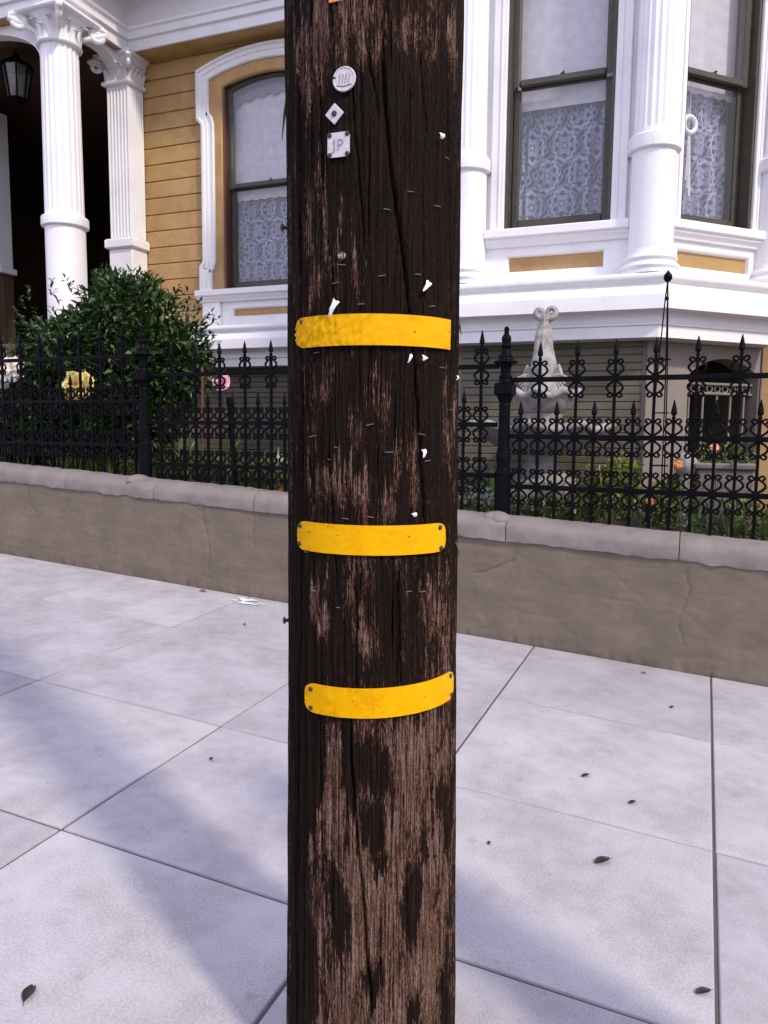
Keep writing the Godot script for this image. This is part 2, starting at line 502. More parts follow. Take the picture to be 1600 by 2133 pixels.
	M.wood = pole_wood()


func lace_material() -> StandardMaterial3D:
	var size := 512
	var nz: PackedByteArray = noise(141, 0.06, 3).get_seamless_image(size, size).get_data()
	var out := PackedByteArray()
	out.resize(size * size * 4)
	for j in size:
		for i in size:
			var a := 0.10
			for k in 2:                              # two offset rows of medallions
				var x := fposmod(i / float(size) * 2.0 + 0.5 * k, 1.0) - 0.5
				var y := (fposmod(j / float(size) * 1.0 + 0.5 * k, 1.0) - 0.5) * 1.8
				var r := sqrt(x * x * 1.7 + y * y)
				var t := atan2(y, x)
				if absf(r - 0.44 - 0.03 * cos(t * 12.0)) < 0.06:
					a = 0.9
				elif r < 0.30 + 0.07 * cos(t * 6.0) and r > 0.10 + 0.04 * cos(t * 6.0):
					a = maxf(a, 0.72)
				elif r < 0.06:
					a = 0.92
				elif absf(r - 0.58 - 0.05 * sin(t * 8.0)) < 0.03:
					a = maxf(a, 0.62)
			var n := nz[j * size + i] / 255.0
			a *= 0.8 + 0.34 * n
			var o := (j * size + i) * 4
			out[o] = 152
			out[o + 1] = 155
			out[o + 2] = 182
			out[o + 3] = int(clampf(a, 0, 1) * 255)
	var img := Image.create_from_data(size, size, false, Image.FORMAT_RGBA8, out)
	img.generate_mipmaps()
	var m := StandardMaterial3D.new()
	m.albedo_texture = ImageTexture.create_from_image(img)
	m.transparency = BaseMaterial3D.TRANSPARENCY_ALPHA
	m.roughness = 0.95
	m.cull_mode = BaseMaterial3D.CULL_DISABLED
	return m


func streaks(s: int, f: float, w: int, h_small: int, h: int, oct := 3) -> PackedByteArray:
	var im: Image = noise(s, f, oct).get_image(w, h_small)
	im.convert(Image.FORMAT_L8)
	im.resize(w, h, Image.INTERPOLATE_CUBIC)
	return im.get_data()


# creosoted timber: worn pinkish-grey fibres where the black-brown preservative has weathered off, in the patches the photograph shows
func pole_wood() -> StandardMaterial3D:
	var w := 1280
	var h := 1536
	var bw := 256
	var bh := 384
	var bias := PackedFloat32Array()
	bias.resize(bw * bh)
	for p in PATCHES:
		var ci: float = (p[0] + 180.0) / 360.0 * bw
		var cj: float = (1.0 - p[1] / 2.1) * bh
		var ri: float = maxf(p[2] / 360.0 * bw, 1.0) * 1.25
		var rj: float = maxf(p[3] / 2.1 * bh, 1.0) * 1.25
		for j in range(maxi(0, int(cj - rj * 1.5)), mini(bh, int(cj + rj * 1.5) + 1)):
			for i in range(maxi(0, int(ci - ri * 1.5)), mini(bw, int(ci + ri * 1.5) + 1)):
				var q := pow((i - ci) / ri, 2.0) + pow((j - cj) / rj, 2.0)
				bias[j * bw + i] += p[4] * exp(-q * 1.4)
	var bi := Image.create_from_data(bw, bh, false, Image.FORMAT_RF, bias.to_byte_array())
	bi.resize(w, h, Image.INTERPOLATE_BILINEAR)
	var big := bi.get_data().to_float32_array()
	var fa := streaks(201, 0.16, w, 96, h, 2)        # fibres
	var fb := streaks(202, 0.06, w, 40, h, 3)        # broad streaks
	var fc := streaks(203, 0.30, w, 420, h, 2)       # short flecks
	var bl := streaks(204, 0.022, w, 640, h, 4)      # blotches
	var bk := streaks(206, 0.05, w, 760, h, 3)       # smaller ragged flecks of preservative
	var gr: Image = noise(205, 0.35, 2).get_image(w, h)
	gr.convert(Image.FORMAT_L8)
	var gd := gr.get_data()
	var out := PackedByteArray()
	out.resize(w * h * 3)
	var hi := PackedByteArray()
	hi.resize(w * h)
	var lut := PackedByteArray()
	lut.resize(257 * 3)
	var stops := [[0.0, Color(0.004, 0.0028, 0.002)], [0.26, Color(0.012, 0.0066, 0.0042)], [0.42, Color(0.032, 0.0155, 0.0088)], [0.52, Color(0.062, 0.030, 0.0165)], [0.64, Color(0.108, 0.060, 0.041)], [0.8, Color(0.150, 0.094, 0.074)], [1.0, Color(0.22, 0.163, 0.150)]]
	for k in 257:
		var t := k / 256.0
		var c: Color = stops[0][1]
		for s in stops.size() - 1:
			if t >= stops[s][0]:
				c = stops[s][1].lerp(stops[s + 1][1], clampf((t - stops[s][0]) / (stops[s + 1][0] - stops[s][0]), 0, 1))
		c = c.linear_to_srgb()
		lut[k * 3] = int(c.r * 255)
		lut[k * 3 + 1] = int(c.g * 255)
		lut[k * 3 + 2] = int(c.b * 255)
	var last := w * h - 1
	for j in h:
		for i in w:
			var o := j * w + i
			var f := fa[o] - 128
			var o2 := clampi(o + (int(f * 0.17) + int((fb[o] - 128) * 0.10)) * w, 0, last)
			# where the surface is worn (ragged along the grain), then the fibre on top of it
			var worn := big[o2] + (bl[o2] - 128) * 0.0022 + (bk[o2] - 128) * (0.0012 + 0.004 * clampf(big[o2], 0.0, 0.6)) + (fb[o] - 128) * 0.0009 + (fc[o] - 128) * 0.0011 + (gd[o] - 128) * 0.0006
			worn = clampf((worn - 0.15) * 4.6 + 0.34, 0.0, 1.0)
			var t := 0.21 + worn * 0.43 + f * (0.0013 + worn * 0.0013) + (fc[o] - 128) * (0.0007 + worn * 0.0011) + (gd[o] - 128) * (0.0006 + worn * 0.0013)
			var k := int(clampf(t, 0.0, 1.0) * 256.0) * 3
			out[o * 3] = lut[k]
			out[o * 3 + 1] = lut[k + 1]
			out[o * 3 + 2] = lut[k + 2]
			hi[o] = int(clampf(0.45 + worn * 0.12 + f * 0.0022 + (fc[o] - 128) * 0.0016 + (gd[o] - 128) * 0.0008, 0.0, 1.0) * 255.0)
	var img := Image.create_from_data(w, h, false, Image.FORMAT_RGB8, out)
	img.generate_mipmaps()
	var him := Image.create_from_data(w, h, false, Image.FORMAT_L8, hi)
	him.generate_mipmaps()
	var m := StandardMaterial3D.new()
	m.albedo_texture = ImageTexture.create_from_image(img)
	m.heightmap_enabled = true
	m.heightmap_texture = ImageTexture.create_from_image(him)
	m.heightmap_scale = 0.6
	m.roughness = 0.8
	m.metallic_specular = 0.22
	return m


# ------------------------------------------------------------------ scene
func _ready() -> void:
	rng.seed = 7
	set_camera_and_light()
	make_materials()
	ground_and_pavement()
	garden_wall()
	build_house()
	build_porch()
	fence()
	fountain()
	garden()
	utility_pole()
	pole_fittings()
	litter()


func set_camera_and_light() -> void:
	var cam := Camera3D.new()
	cam.name = "camera"
	var p := deg_to_rad(6.13)
	var y := deg_to_rad(21.6)
	var r := deg_to_rad(0.55)
	var f := Vector3(-sin(y) * cos(p), -sin(p), -cos(y) * cos(p))
	var right := Vector3(cos(y), 0, -sin(y))
	var up := right.cross(f)
	var rr := right * cos(r) + up * sin(r)
	var uu := up * cos(r) - right * sin(r)
	cam.transform = Transform3D(Basis(rr, uu, -f), Vector3(0, 1.22, 0))
	cam.fov = 67.2
	cam.near = 0.05
	cam.far = 400.0
	add_child(cam)
	cam.current = true

	var sky_mat := ProceduralSkyMaterial.new()
	sky_mat.sky_top_color = Color(0.76, 0.76, 0.90)
	sky_mat.sky_horizon_color = Color(0.95, 0.94, 0.985)
	sky_mat.sky_curve = 0.2
	sky_mat.ground_bottom_color = Color(0.32, 0.31, 0.32)
	sky_mat.ground_horizon_color = Color(0.55, 0.54, 0.56)
	sky_mat.sun_angle_max = 20.0
	var sky := Sky.new()
	sky.sky_material = sky_mat
	var env := Environment.new()
	env.background_mode = Environment.BG_SKY
	env.sky = sky
	env.background_energy_multiplier = 1.0
	env.tonemap_mode = Environment.TONE_MAPPER_LINEAR
	env.tonemap_exposure = 2.12
	env.sdfgi_enabled = true
	env.ssao_enabled = true
	env.ssil_enabled = true
	var we := WorldEnvironment.new()
	we.name = "environment"
	we.environment = env
	add_child(we)

	var sun := DirectionalLight3D.new()          # hazy sun: high on the right, slightly behind the viewer
	sun.name = "sun"
	sun.light_energy = 0.5
	sun.light_angular_distance = 4.8
	sun.light_color = Color(1.0, 0.95, 0.88)
	sun.shadow_enabled = true
	var el := deg_to_rad(42.0)
	var d := Vector3(-0.882 * cos(el), -sin(el), -0.471 * cos(el))
	sun.look_at_from_position(Vector3.ZERO, d, Vector3.UP)
	add_child(sun)


func ground_y(x: float) -> float:
	return -GRADE * x


func wall_line(x: float, back := 0.0) -> float:
	return WALL_Z + WALL_TURN * x - back


func wall_top(x: float) -> float:
	return 0.70 - 0.047 * x


func structure(called: String, b: MB, m: Material) -> MeshInstance3D:
	var o := done(self, called, b, m)
	o.set_meta("kind", "structure")
	return o


func ground_and_pavement() -> void:
	var b := MB.new()
	var e := 90.0
	b.face([Vector3(-e, ground_y(-e) - 0.17, e), Vector3(e, ground_y(e) - 0.17, e), Vector3(e, ground_y(e) - 0.17, -e), Vector3(-e, ground_y(-e) - 0.17, -e)])
	structure("road", b, M.asphalt)

	# pavement: a bed with separate slabs on it, open joints between them
	var walk := holder(self, "sidewalk")
	walk.set_meta("kind", "structure")
	b = MB.new()
	b.face([Vector3(-10, ground_y(-10) - 0.006, -0.80), Vector3(5, ground_y(5) - 0.006, -0.80), Vector3(5, ground_y(5) - 0.006, -4.3), Vector3(-10, ground_y(-10) - 0.006, -4.9)])
	b.face([Vector3(-10, ground_y(-10) - 0.2, -0.80), Vector3(5, ground_y(5) - 0.2, -0.80), Vector3(5, ground_y(5) - 0.016, -0.80), Vector3(-10, ground_y(-10) - 0.016, -0.80)])
	done(walk, "bed", b, M.joint)
	b = MB.new()
	b.xf = Transform3D(Basis(Vector3(1, -GRADE, 0).normalized(), Vector3(GRADE, 1, 0).normalized(), Vector3(0, 0, 1)), Vector3.ZERO)
	for k in 6:
		b.box(Vector3(-10 + k * 2.5, -0.2, -0.795), Vector3(-10 + k * 2.5 + 2.492, 0.0, -0.65), 0.02)
	var kerb := structure("kerb", b, M.concrete_c)
	var xs := [[-10.0, 0.0], [-9.1, 0.0], [-8.2, 0.0], [-7.3, 0.05], [-6.4, 0.06], [-5.45, 0.06], [-4.45, 0.07], [-3.44, 0.055], [-2.52, 0.028], [-1.60, 0.014], [-0.753, 0.0], [0.093, -0.016], [0.98, -0.02], [1.9, 0.0], [2.8, 0.0], [3.7, 0.0], [4.6, 0.0]]
	var zs := [[-0.80, 0.0], [-1.583, 0.012], [-2.363, 0.038], [-3.245, 0.07], [-4.135, 0.05]]
	var cor := func(i: int, j: int) -> Vector2:
		var x: float = xs[i][0]
		var z: float = zs[j][0] + zs[j][1] * x
		x += xs[i][1] * (z + 0.6)
		return Vector2(x, z)
	var mats := [M.concrete, M.concrete_b, M.concrete_c]
	var nz := noise(77, 1.3, 3)
	for i in xs.size() - 1:
		for j in zs.size() - 1:
			var c := [cor.call(i, j), cor.call(i + 1, j), cor.call(i + 1, j + 1), cor.call(i, j + 1)]
			var gap := 0.0017 if j >= 2 else 0.0024
			var mid: Vector2 = (c[0] + c[1] + c[2] + c[3]) * 0.25
			b = MB.new()
			var lift := rng.randf_range(-0.0012, 0.0012)
			var tilt := rng.randf_range(-0.0012, 0.0012)
			var n := 20
			var rows := []
			for q in n + 1:
				var row := PackedVector3Array()
				for p in n + 1:
					# sample positions crowd the rounded edge
					var u := edge_step(p, n)
					var v := edge_step(q, n)
					var a: Vector2 = c[0].lerp(c[1], u)
					var d: Vector2 = c[3].lerp(c[2], u)
					var pt := a.lerp(d, v)
					var inw := (mid - pt)
					var e_u := minf(u, 1.0 - u) * 0.88
					var e_v := minf(v, 1.0 - v) * 0.80
					pt += Vector2(signf(inw.x) * gap * (1.0 if e_u < 0.02 else 0.0), signf(inw.y) * gap * (1.0 if e_v < 0.02 else 0.0))
					var edge := minf(e_u, e_v)
					var drop := 0.0
					if edge < 0.0001:
						drop = 0.014
					elif edge < 0.0045:
						drop = 0.0022
					row.append(Vector3(pt.x, ground_y(pt.x) + lift + tilt * (u - 0.5) - drop + nz.get_noise_2d(pt.x, pt.y) * 0.0012, pt.y))
				rows.append(row)
			b.grid(rows)
			done(walk, "slab", b, mats[rng.randi() % 3])


func edge_step(k: int, n: int) -> float:
	if k == 0 or k == n:
		return float(k) / n
	if k == 1:
		return 0.004
	if k == 2:
		return 0.008
	if k == n - 1:
		return 0.996
	if k == n - 2:
		return 0.992
	return 0.008 + 0.984 * (k - 2) / (n - 4.0)


# ------------------------------------------------------------------ garden wall
const WALL_CRACKS := [[[-2.93, 0.83], [-2.95, 0.72], [-3.0, 0.66], [-2.985, 0.6], [-2.96, 0.52], [-2.945, 0.42], [-2.955, 0.3], [-2.94, 0.17]],
	[[-3.0, 0.665], [-3.1, 0.72]], [[-2.585, 0.70], [-2.60, 0.56], [-2.59, 0.45]],
	[[-0.89, 0.62], [-0.87, 0.55], [-0.89, 0.50], [-0.97, 0.46], [-1.05, 0.425], [-1.12, 0.41]],
	[[0.0, 0.54], [0.03, 0.42], [-0.02, 0.25], [0.02, 0.13]], [[-4.62, 0.78], [-4.58, 0.62], [-4.52, 0.58]], [[-4.25, 0.76], [-4.2, 0.62]]]


func seg_dist(p: Vector2, a: Vector2, b: Vector2) -> float:
	return p.distance_to(Geometry2D.get_closest_point_to_segment(p, a, b))


func garden_wall() -> void:
	var wall := thing("garden_wall", "low taupe stuccoed garden wall with rounded pale coping beneath the iron fence", "wall", Vector3.ZERO)
	var n1 := noise(301, 1.6, 3)
	var n2 := noise(302, 6.0, 3)
	var n3 := noise(303, 28.0, 2)
	var segs := []
	for c in WALL_CRACKS:
		for k in c.size() - 1:
			segs.append([Vector2(c[k][0], c[k][1]), Vector2(c[k + 1][0], c[k + 1][1])])
	var b := MB.new()
	var rows := []
	var nx := 820
	var ny := 72
	var x0 := -7.6
	var x1 := 2.6
	# columns are crowded where the camera looks
	var cols := PackedFloat32Array()
	for i in nx + 1:
		var t := i / float(nx)
		var x: float
		if t < 0.1:
			x = lerpf(x0, -5.6, t / 0.1)
		elif t < 0.94:
			x = lerpf(-5.6, 1.0, (t - 0.1) / 0.84)
		else:
			x = lerpf(1.0, x1, (t - 0.94) / 0.06)
		cols.append(x)
	for j in ny + 1:
		var v := j / float(ny)
		var row := PackedVector3Array()
		for x in cols:
			var y0 := ground_y(x) - 0.03
			var y := lerpf(y0, wall_top(x) - 0.085, v)
			# plaster laid on by hand: broad swells, trowel ridges, chips at the foot and a ragged edge below the coping
			var o := n1.get_noise_2d(x, y * 1.7) * 0.006 + n2.get_noise_2d(x * 0.25, y * 1.2) * 0.0022 + n3.get_noise_2d(x * 0.25, y) * 0.0008
			o -= maxf(0.0, 0.10 - absf(n1.get_noise_2d(x * 0.55 + 9.0, y * 1.5 + x * 0.35))) * 0.016
			if v < 0.12:
				o -= maxf(0.0, n2.get_noise_2d(x * 2.0, 5.0) + 0.1) * 0.02 * (1.0 - v / 0.12)
			for s in segs:
				if absf(s[0].x - x) < 0.14 or absf(s[1].x - x) < 0.14:
					var d := seg_dist(Vector2(x + n3.get_noise_2d(x, y * 2.0) * 0.008, y), s[0], s[1])
					if d < 0.008:
						o -= 0.007 * (1.0 - d / 0.008)
			row.append(Vector3(x, y, wall_line(x) + o))
		rows.append(row)
	b.grid(rows)
	# top, back and ends
	b.face([Vector3(x1, ground_y(x1) - 0.03, wall_line(x1)), Vector3(x1, ground_y(x1) - 0.03, wall_line(x1, 0.22)), Vector3(x1, wall_top(x1) - 0.085, wall_line(x1, 0.22)), Vector3(x1, wall_top(x1) - 0.085, wall_line(x1))])
	b.face([Vector3(x0, ground_y(x0) - 0.03, wall_line(x0, 0.22)), Vector3(x0, ground_y(x0) - 0.03, wall_line(x0)), Vector3(x0, wall_top(x0) - 0.085, wall_line(x0)), Vector3(x0, wall_top(x0) - 0.085, wall_line(x0, 0.22))])
	b.face([Vector3(x1, ground_y(x1) - 0.03, wall_line(x1, 0.22)), Vector3(x0, ground_y(x0) - 0.03, wall_line(x0, 0.22)), Vector3(x0, wall_top(x0) - 0.085, wall_line(x0, 0.22)), Vector3(x1, wall_top(x1) - 0.085, wall_line(x1, 0.22))])
	done(wall, "stucco_face", b, M.stucco)

	# coping in lengths, each rounded over the top
	var cuts := [-7.6, -6.7, -5.85, -5.03, -4.21, -3.40, -2.585, -1.75, -0.93, -0.03, 0.85, 1.7, 2.6]
	for k in cuts.size() - 1:
		b = MB.new()
		rows = []
		var m := 44
		var prof := 18
		for j in prof + 1:
			var row := PackedVector3Array()
			for i in m + 1:
				var t := i / float(m)
				if i == 1:
					t = 0.004
				elif i == m - 1:
					t = 0.996
				var x := lerpf(cuts[k] + 0.0015, cuts[k + 1] - 0.0015, t)
				var a := lerpf(-0.25, PI + 0.1, j / float(prof))
				var rr := 0.118 + n2.get_noise_2d(x * 0.8, a) * 0.006 + n1.get_noise_2d(x, a) * 0.005
				if i == 0 or i == m:
					rr -= 0.006
				var flat := pow(maxf(0.0, sin(a)), 0.62) if a > 0.0 and a < PI else sin(a)
				var y := wall_top(x) - 0.105 + flat * (rr - 0.012) + n2.get_noise_2d(x * 1.4 + 30.0, 3.0) * (0.012 if j < 2 else 0.002)
				row.append(Vector3(x, y, wall_line(x, 0.105) + cos(a) * (rr + 0.002)))
			rows.append(row)
		b.grid(rows)
		done(wall, "coping", b, M.coping)
	# mortar pads under the fence posts
	for x in [-3.60, -1.0]:
		b = MB.new()
		rows = []
		for j in 9:
			var row := PackedVector3Array()
			var e := j / 8.0 * PI * 0.5
			for i in 29:
				var t := TAU * i / 28.0
				var r := cos(e) * (0.085 + 0.012 * sin(t * 3.0 + x) + n2.get_noise_2d(cos(t), sin(t) + x) * 0.02)
				row.append(Vector3(x + sin(t) * r, wall_top(x) - 0.030 + sin(e) * 0.05, wall_line(x, 0.07) + cos(t) * r * 0.85))
			rows.append(row)
		b.grid(rows)
		done(wall, "mortar_pad", b, M.coping)


# ------------------------------------------------------------------ house
const BAY := [Vector2(-2.285, -6.165), Vector2(-1.55, -5.43), Vector2(-0.29, -5.43), Vector2(0.445, -6.165)]
const WATER_TABLE := [[0.0, 2.215], [0.205, 2.215], [0.226, 2.21], [0.240, 2.198], [0.243, 2.181], [0.236, 2.166], [0.220, 2.153], [0.210, 2.149], [0.210, 2.134], [0.222, 2.13], [0.262, 2.078], [0.266, 2.07], [0.266, 1.984], [0.19, 1.98], [0.168, 1.972], [0.152, 1.955], [0.148, 1.935], [0.154, 1.918], [0.170, 1.906], [0.170, 1.898], [0.156, 1.894], [0.156, 1.82], [-0.04, 1.82]]


func facing(from: Vector2, to: Vector2) -> Transform3D:
	var d := (to - from).normalized()
	return Transform3D(Basis(Vector3(d.x, 0, d.y), Vector3.UP, Vector3(-d.y, 0, d.x)), Vector3(from.x, 0, from.y))


func board_mesh(l: float, h: float, lip: float) -> ArrayMesh:
	# shiplap board: flat face, coved upper lip that the board above shadows
	var b := MB.new()
	var prof := [[0.0, 0.0], [0.0, h - lip], [-0.006, h - lip * 0.6], [-0.013, h - lip * 0.25], [-0.015, h]]
	var rows := []
	for p in prof:
		rows.append(PackedVector3Array([Vector3(0, p[1], p[0]), Vector3(l, p[1], p[0])]))
	for k in rows.size() - 1:
		b.grid([rows[k], rows[k + 1]])
	b.face([Vector3(0, 0, -0.02), Vector3(l, 0, -0.02), Vector3(l, 0, 0), Vector3(0, 0, 0)])
	b.face([Vector3(0, 0, -0.02), Vector3(0, 0, 0), Vector3(0, h - lip, 0), Vector3(0, h, -0.015)])
	b.face([Vector3(l, 0, 0), Vector3(l, 0, -0.02), Vector3(l, h, -0.015), Vector3(l, h - lip, 0)])
	return b.mesh()


func arch_y(x: float, half: float, spring: float, rise: float) -> float:
	var r := (half * half + rise * rise) / (2.0 * rise)
	return spring + sqrt(maxf(0.0, r * r - x * x)) - (r - rise)


# a double-hung window seen from outside; x = 0 its middle, z = 0 the wall face
func sash_window(parent: Node3D, t: Transform3D, half: float, y0: float, meet: float, y1: float, rise: float, kind: String) -> Node3D:
	var win := holder(parent, "window", t)
	var top := func(x: float, h: float, inset: float) -> float:
		return (arch_y(x, half, y1, rise) if rise > 0.0 else y1) - inset
	# lining of the opening
	var b := MB.new()
	var d := 0.16
	var path := [Vector2(-half, y0)]
	var n := 16 if rise > 0.0 else 1
	for i in n + 1:
		var x := lerpf(-half, half, i / float(n))
		path.append(Vector2(x, top.call(x, half, 0.0)))
	path.append(Vector2(half, y0))
	b.frame(path, [[0.0, 0.0], [0.022, 0.0], [0.022, -d]])
	b.box(Vector3(-half, y0, -d), Vector3(half, y0 + 0.012, -0.002))
	done(win, "frame", b, M.stop if kind == "arched" else M.sash)
	# upper sash (outer track)
	var sw := 0.048
	var zu := -0.055
	var zl := -0.095
	var i0 := half - 0.024
	b = MB.new()
	var up := [Vector2(-i0, meet - 0.022)]
	for i in n + 1:
		var x := lerpf(-i0, i0, i / float(n))
		up.append(Vector2(x, top.call(x, half, 0.024)))
	up.append(Vector2(i0, meet - 0.022))
	b.frame(up, [[0.0, zu - 0.04], [0.0, zu], [sw - 0.012, zu], [sw, zu - 0.012], [sw, zu - 0.03]])
	b.box(Vector3(-i0 + sw, meet - 0.024, zu - 0.035), Vector3(i0 - sw, meet + 0.022, zu + 0.003), 0.008)
	done(win, "upper_sash", b, M.sash)
	b = MB.new()
	b.box(Vector3(-i0, y0 + 0.014, zl - 0.035), Vector3(-i0 + sw, meet - 0.026, zl), 0.006)
	b.box(Vector3(i0 - sw, y0 + 0.014, zl - 0.035), Vector3(i0, meet - 0.026, zl), 0.006)
	b.box(Vector3(-i0 + sw, y0 + 0.014, zl - 0.035), Vector3(i0 - sw, y0 + 0.082, zl + 0.002), 0.006)
	b.box(Vector3(-i0 + sw, meet - 0.03, zl - 0.035), Vector3(i0 - sw, meet + 0.02, zl - 0.002), 0.004)
	done(win, "lower_sash", b, M.sash)
	# panes
	var poly := PackedVector2Array([Vector2(-i0 + sw - 0.004, meet + 0.018), Vector2(i0 - sw + 0.004, meet + 0.018)])
	for i in n + 1:
		var x := lerpf(i0 - sw + 0.004, -i0 + sw - 0.004, i / float(n))
		poly.append(Vector2(x, top.call(x, half, 0.024 + sw - 0.004)))
	b = MB.new()
	for tr in [Geometry2D.triangulate_polygon(poly)]:
		for q in range(0, tr.size(), 3):
			b.face([Vector3(poly[tr[q]].x, poly[tr[q]].y, zu - 0.018), Vector3(poly[tr[q + 1]].x, poly[tr[q + 1]].y, zu - 0.018), Vector3(poly[tr[q + 2]].x, poly[tr[q + 2]].y, zu - 0.018)])
	done(win, "pane", b, M.glass)
	b = MB.new()
	var gx := i0 - sw + 0.004
	b.face([Vector3(-gx, y0 + 0.078, zl - 0.018), Vector3(gx, y0 + 0.078, zl - 0.018), Vector3(gx, meet - 0.026, zl - 0.018), Vector3(-gx, meet - 0.026, zl - 0.018)])
	done(win, "pane", b, M.glass)
	if kind == "arched":                           # scalloped lace valance inside the arch
		b = MB.new()
		var va := [PackedVector3Array(), PackedVector3Array()]
		for i in 61:
			var x := lerpf(-half + 0.03, half - 0.03, i / 60.0)
			va[0].append(Vector3(x, top.call(x, half, 0.16 + 0.035 * absf(sin((x + half) * PI / 0.14)) - absf(x) * 0.05), zl - 0.06))
			va[1].append(Vector3(x, top.call(x, half, 0.03), zl - 0.06))
		b.grid(va)
		done(win, "valance", b, M.valance)
	# catch on the meeting rail
	b = MB.new()
	b.box(Vector3(-0.016, meet + 0.022, zu - 0.03), Vector3(0.016, meet + 0.034, zu - 0.008), 0.004)
	b.tube([Vector3(-0.004, meet + 0.036, zu - 0.02), Vector3(0.012, meet + 0.038, zu - 0.004)], [0.004, 0.005], 6)
	done(win, "catch", b, M.rust)
	# roller shade behind the upper pane, with a scalloped hem; lace below
	var hem := meet - 0.10 if kind == "arched" else (meet - 0.14 if kind == "front" else meet - 0.06)
	b = MB.new()
	var rows := [PackedVector3Array(), PackedVector3Array()]
	var k := 60
	for i in k + 1:
		var x := lerpf(-half + 0.03, half - 0.03, i / float(k))
		var sc := absf(sin((x + half) * PI / 0.105)) * 0.016 if kind != "front" else 0.0
		rows[0].append(Vector3(x, hem - sc, zl - 0.085))
		rows[1].append(Vector3(x, top.call(x, half, 0.03), zl - 0.085))
	b.grid(rows)
	done(win, "roller_shade", b, M.cloth)
	b = MB.new()
	b.use_uv = true
	rows = []
	var uvs := []
	var ny := 14
	var nz := noise(400 + int(half * 1000.0), 3.0, 2)
	var gathers := 5.0 if kind == "arched" else (3.0 if kind == "front" else 4.0)
	for j in ny + 1:
		var row := PackedVector3Array()
		var ur := PackedVector2Array()
		var y := lerpf(y0 + 0.03, meet + 0.02, j / float(ny))
		for i in 81:
			var s := i / 80.0
			var x := lerpf(-half + 0.03, half - 0.03, s)
			var z := -0.135 + sin(s * TAU * gathers + nz.get_noise_2d(s * 2.0, y * 0.4) * 3.0) * 0.022 + sin(s * TAU * gathers * 2.7 + 1.0) * 0.008
			row.append(Vector3(x, y, zl + z))
			ur.append(Vector2(x / 0.44, -y / 0.40))
		rows.append(row)
		uvs.append(ur)
	b.grid(rows, uvs)
	done(win, "lace_curtain", b, M.lace)
	# the dim room behind
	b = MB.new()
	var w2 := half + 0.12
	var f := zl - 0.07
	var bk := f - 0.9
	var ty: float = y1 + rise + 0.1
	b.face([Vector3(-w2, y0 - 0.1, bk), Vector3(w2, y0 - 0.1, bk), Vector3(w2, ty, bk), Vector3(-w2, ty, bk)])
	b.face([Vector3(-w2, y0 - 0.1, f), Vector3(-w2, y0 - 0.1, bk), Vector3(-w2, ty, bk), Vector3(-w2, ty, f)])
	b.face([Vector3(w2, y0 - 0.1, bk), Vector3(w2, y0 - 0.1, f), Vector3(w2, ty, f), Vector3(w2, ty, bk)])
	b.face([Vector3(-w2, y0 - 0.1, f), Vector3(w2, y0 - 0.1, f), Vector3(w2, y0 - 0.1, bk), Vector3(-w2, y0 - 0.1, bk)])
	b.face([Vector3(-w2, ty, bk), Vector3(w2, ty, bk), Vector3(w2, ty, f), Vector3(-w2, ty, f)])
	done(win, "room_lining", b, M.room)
	return win


func recessed_panel(parent: Node3D, t: Transform3D, x0: float, x1: float, y0: float, y1: float, ix0: float, ix1: float, iy0: float, iy1: float, out: float) -> void:
	var pan := holder(parent, "apron", t)
	var b := MB.new()
	var d := 0.018
	var o := [Vector3(x0, y0, out), Vector3(x1, y0, out), Vector3(x1, y1, out), Vector3(x0, y1, out)]
	var i := [Vector3(ix0 - d, iy0 - d, out), Vector3(ix1 + d, iy0 - d, out), Vector3(ix1 + d, iy1 + d, out), Vector3(ix0 - d, iy1 + d, out)]
	var m := [Vector3(ix0 - d * 0.4, iy0 - d * 0.4, out - 0.006), Vector3(ix1 + d * 0.4, iy0 - d * 0.4, out - 0.006), Vector3(ix1 + d * 0.4, iy1 + d * 0.4, out - 0.006), Vector3(ix0 - d * 0.4, iy1 + d * 0.4, out - 0.006)]
	var e := [Vector3(ix0, iy0, out - 0.03), Vector3(ix1, iy0, out - 0.03), Vector3(ix1, iy1, out - 0.03), Vector3(ix0, iy1, out - 0.03)]
	for k in 4:
		var l := (k + 1) % 4
		b.face([o[k], o[l], i[l], i[k]])
		b.face([i[k], i[l], m[l], m[k]])
		b.face([m[k], m[l], e[l], e[k]])
		var back0: Vector3 = o[k] - Vector3(0, 0, out + 0.1)
		var back1: Vector3 = o[l] - Vector3(0, 0, out + 0.1)
		b.face([back0, back1, o[l], o[k]])
	done(pan, "moulding", b, M.white)
	b = MB.new()
	b.face([e[0], e[1], e[2], e[3]])
	done(pan, "inset_panel", b, M.tan_b)


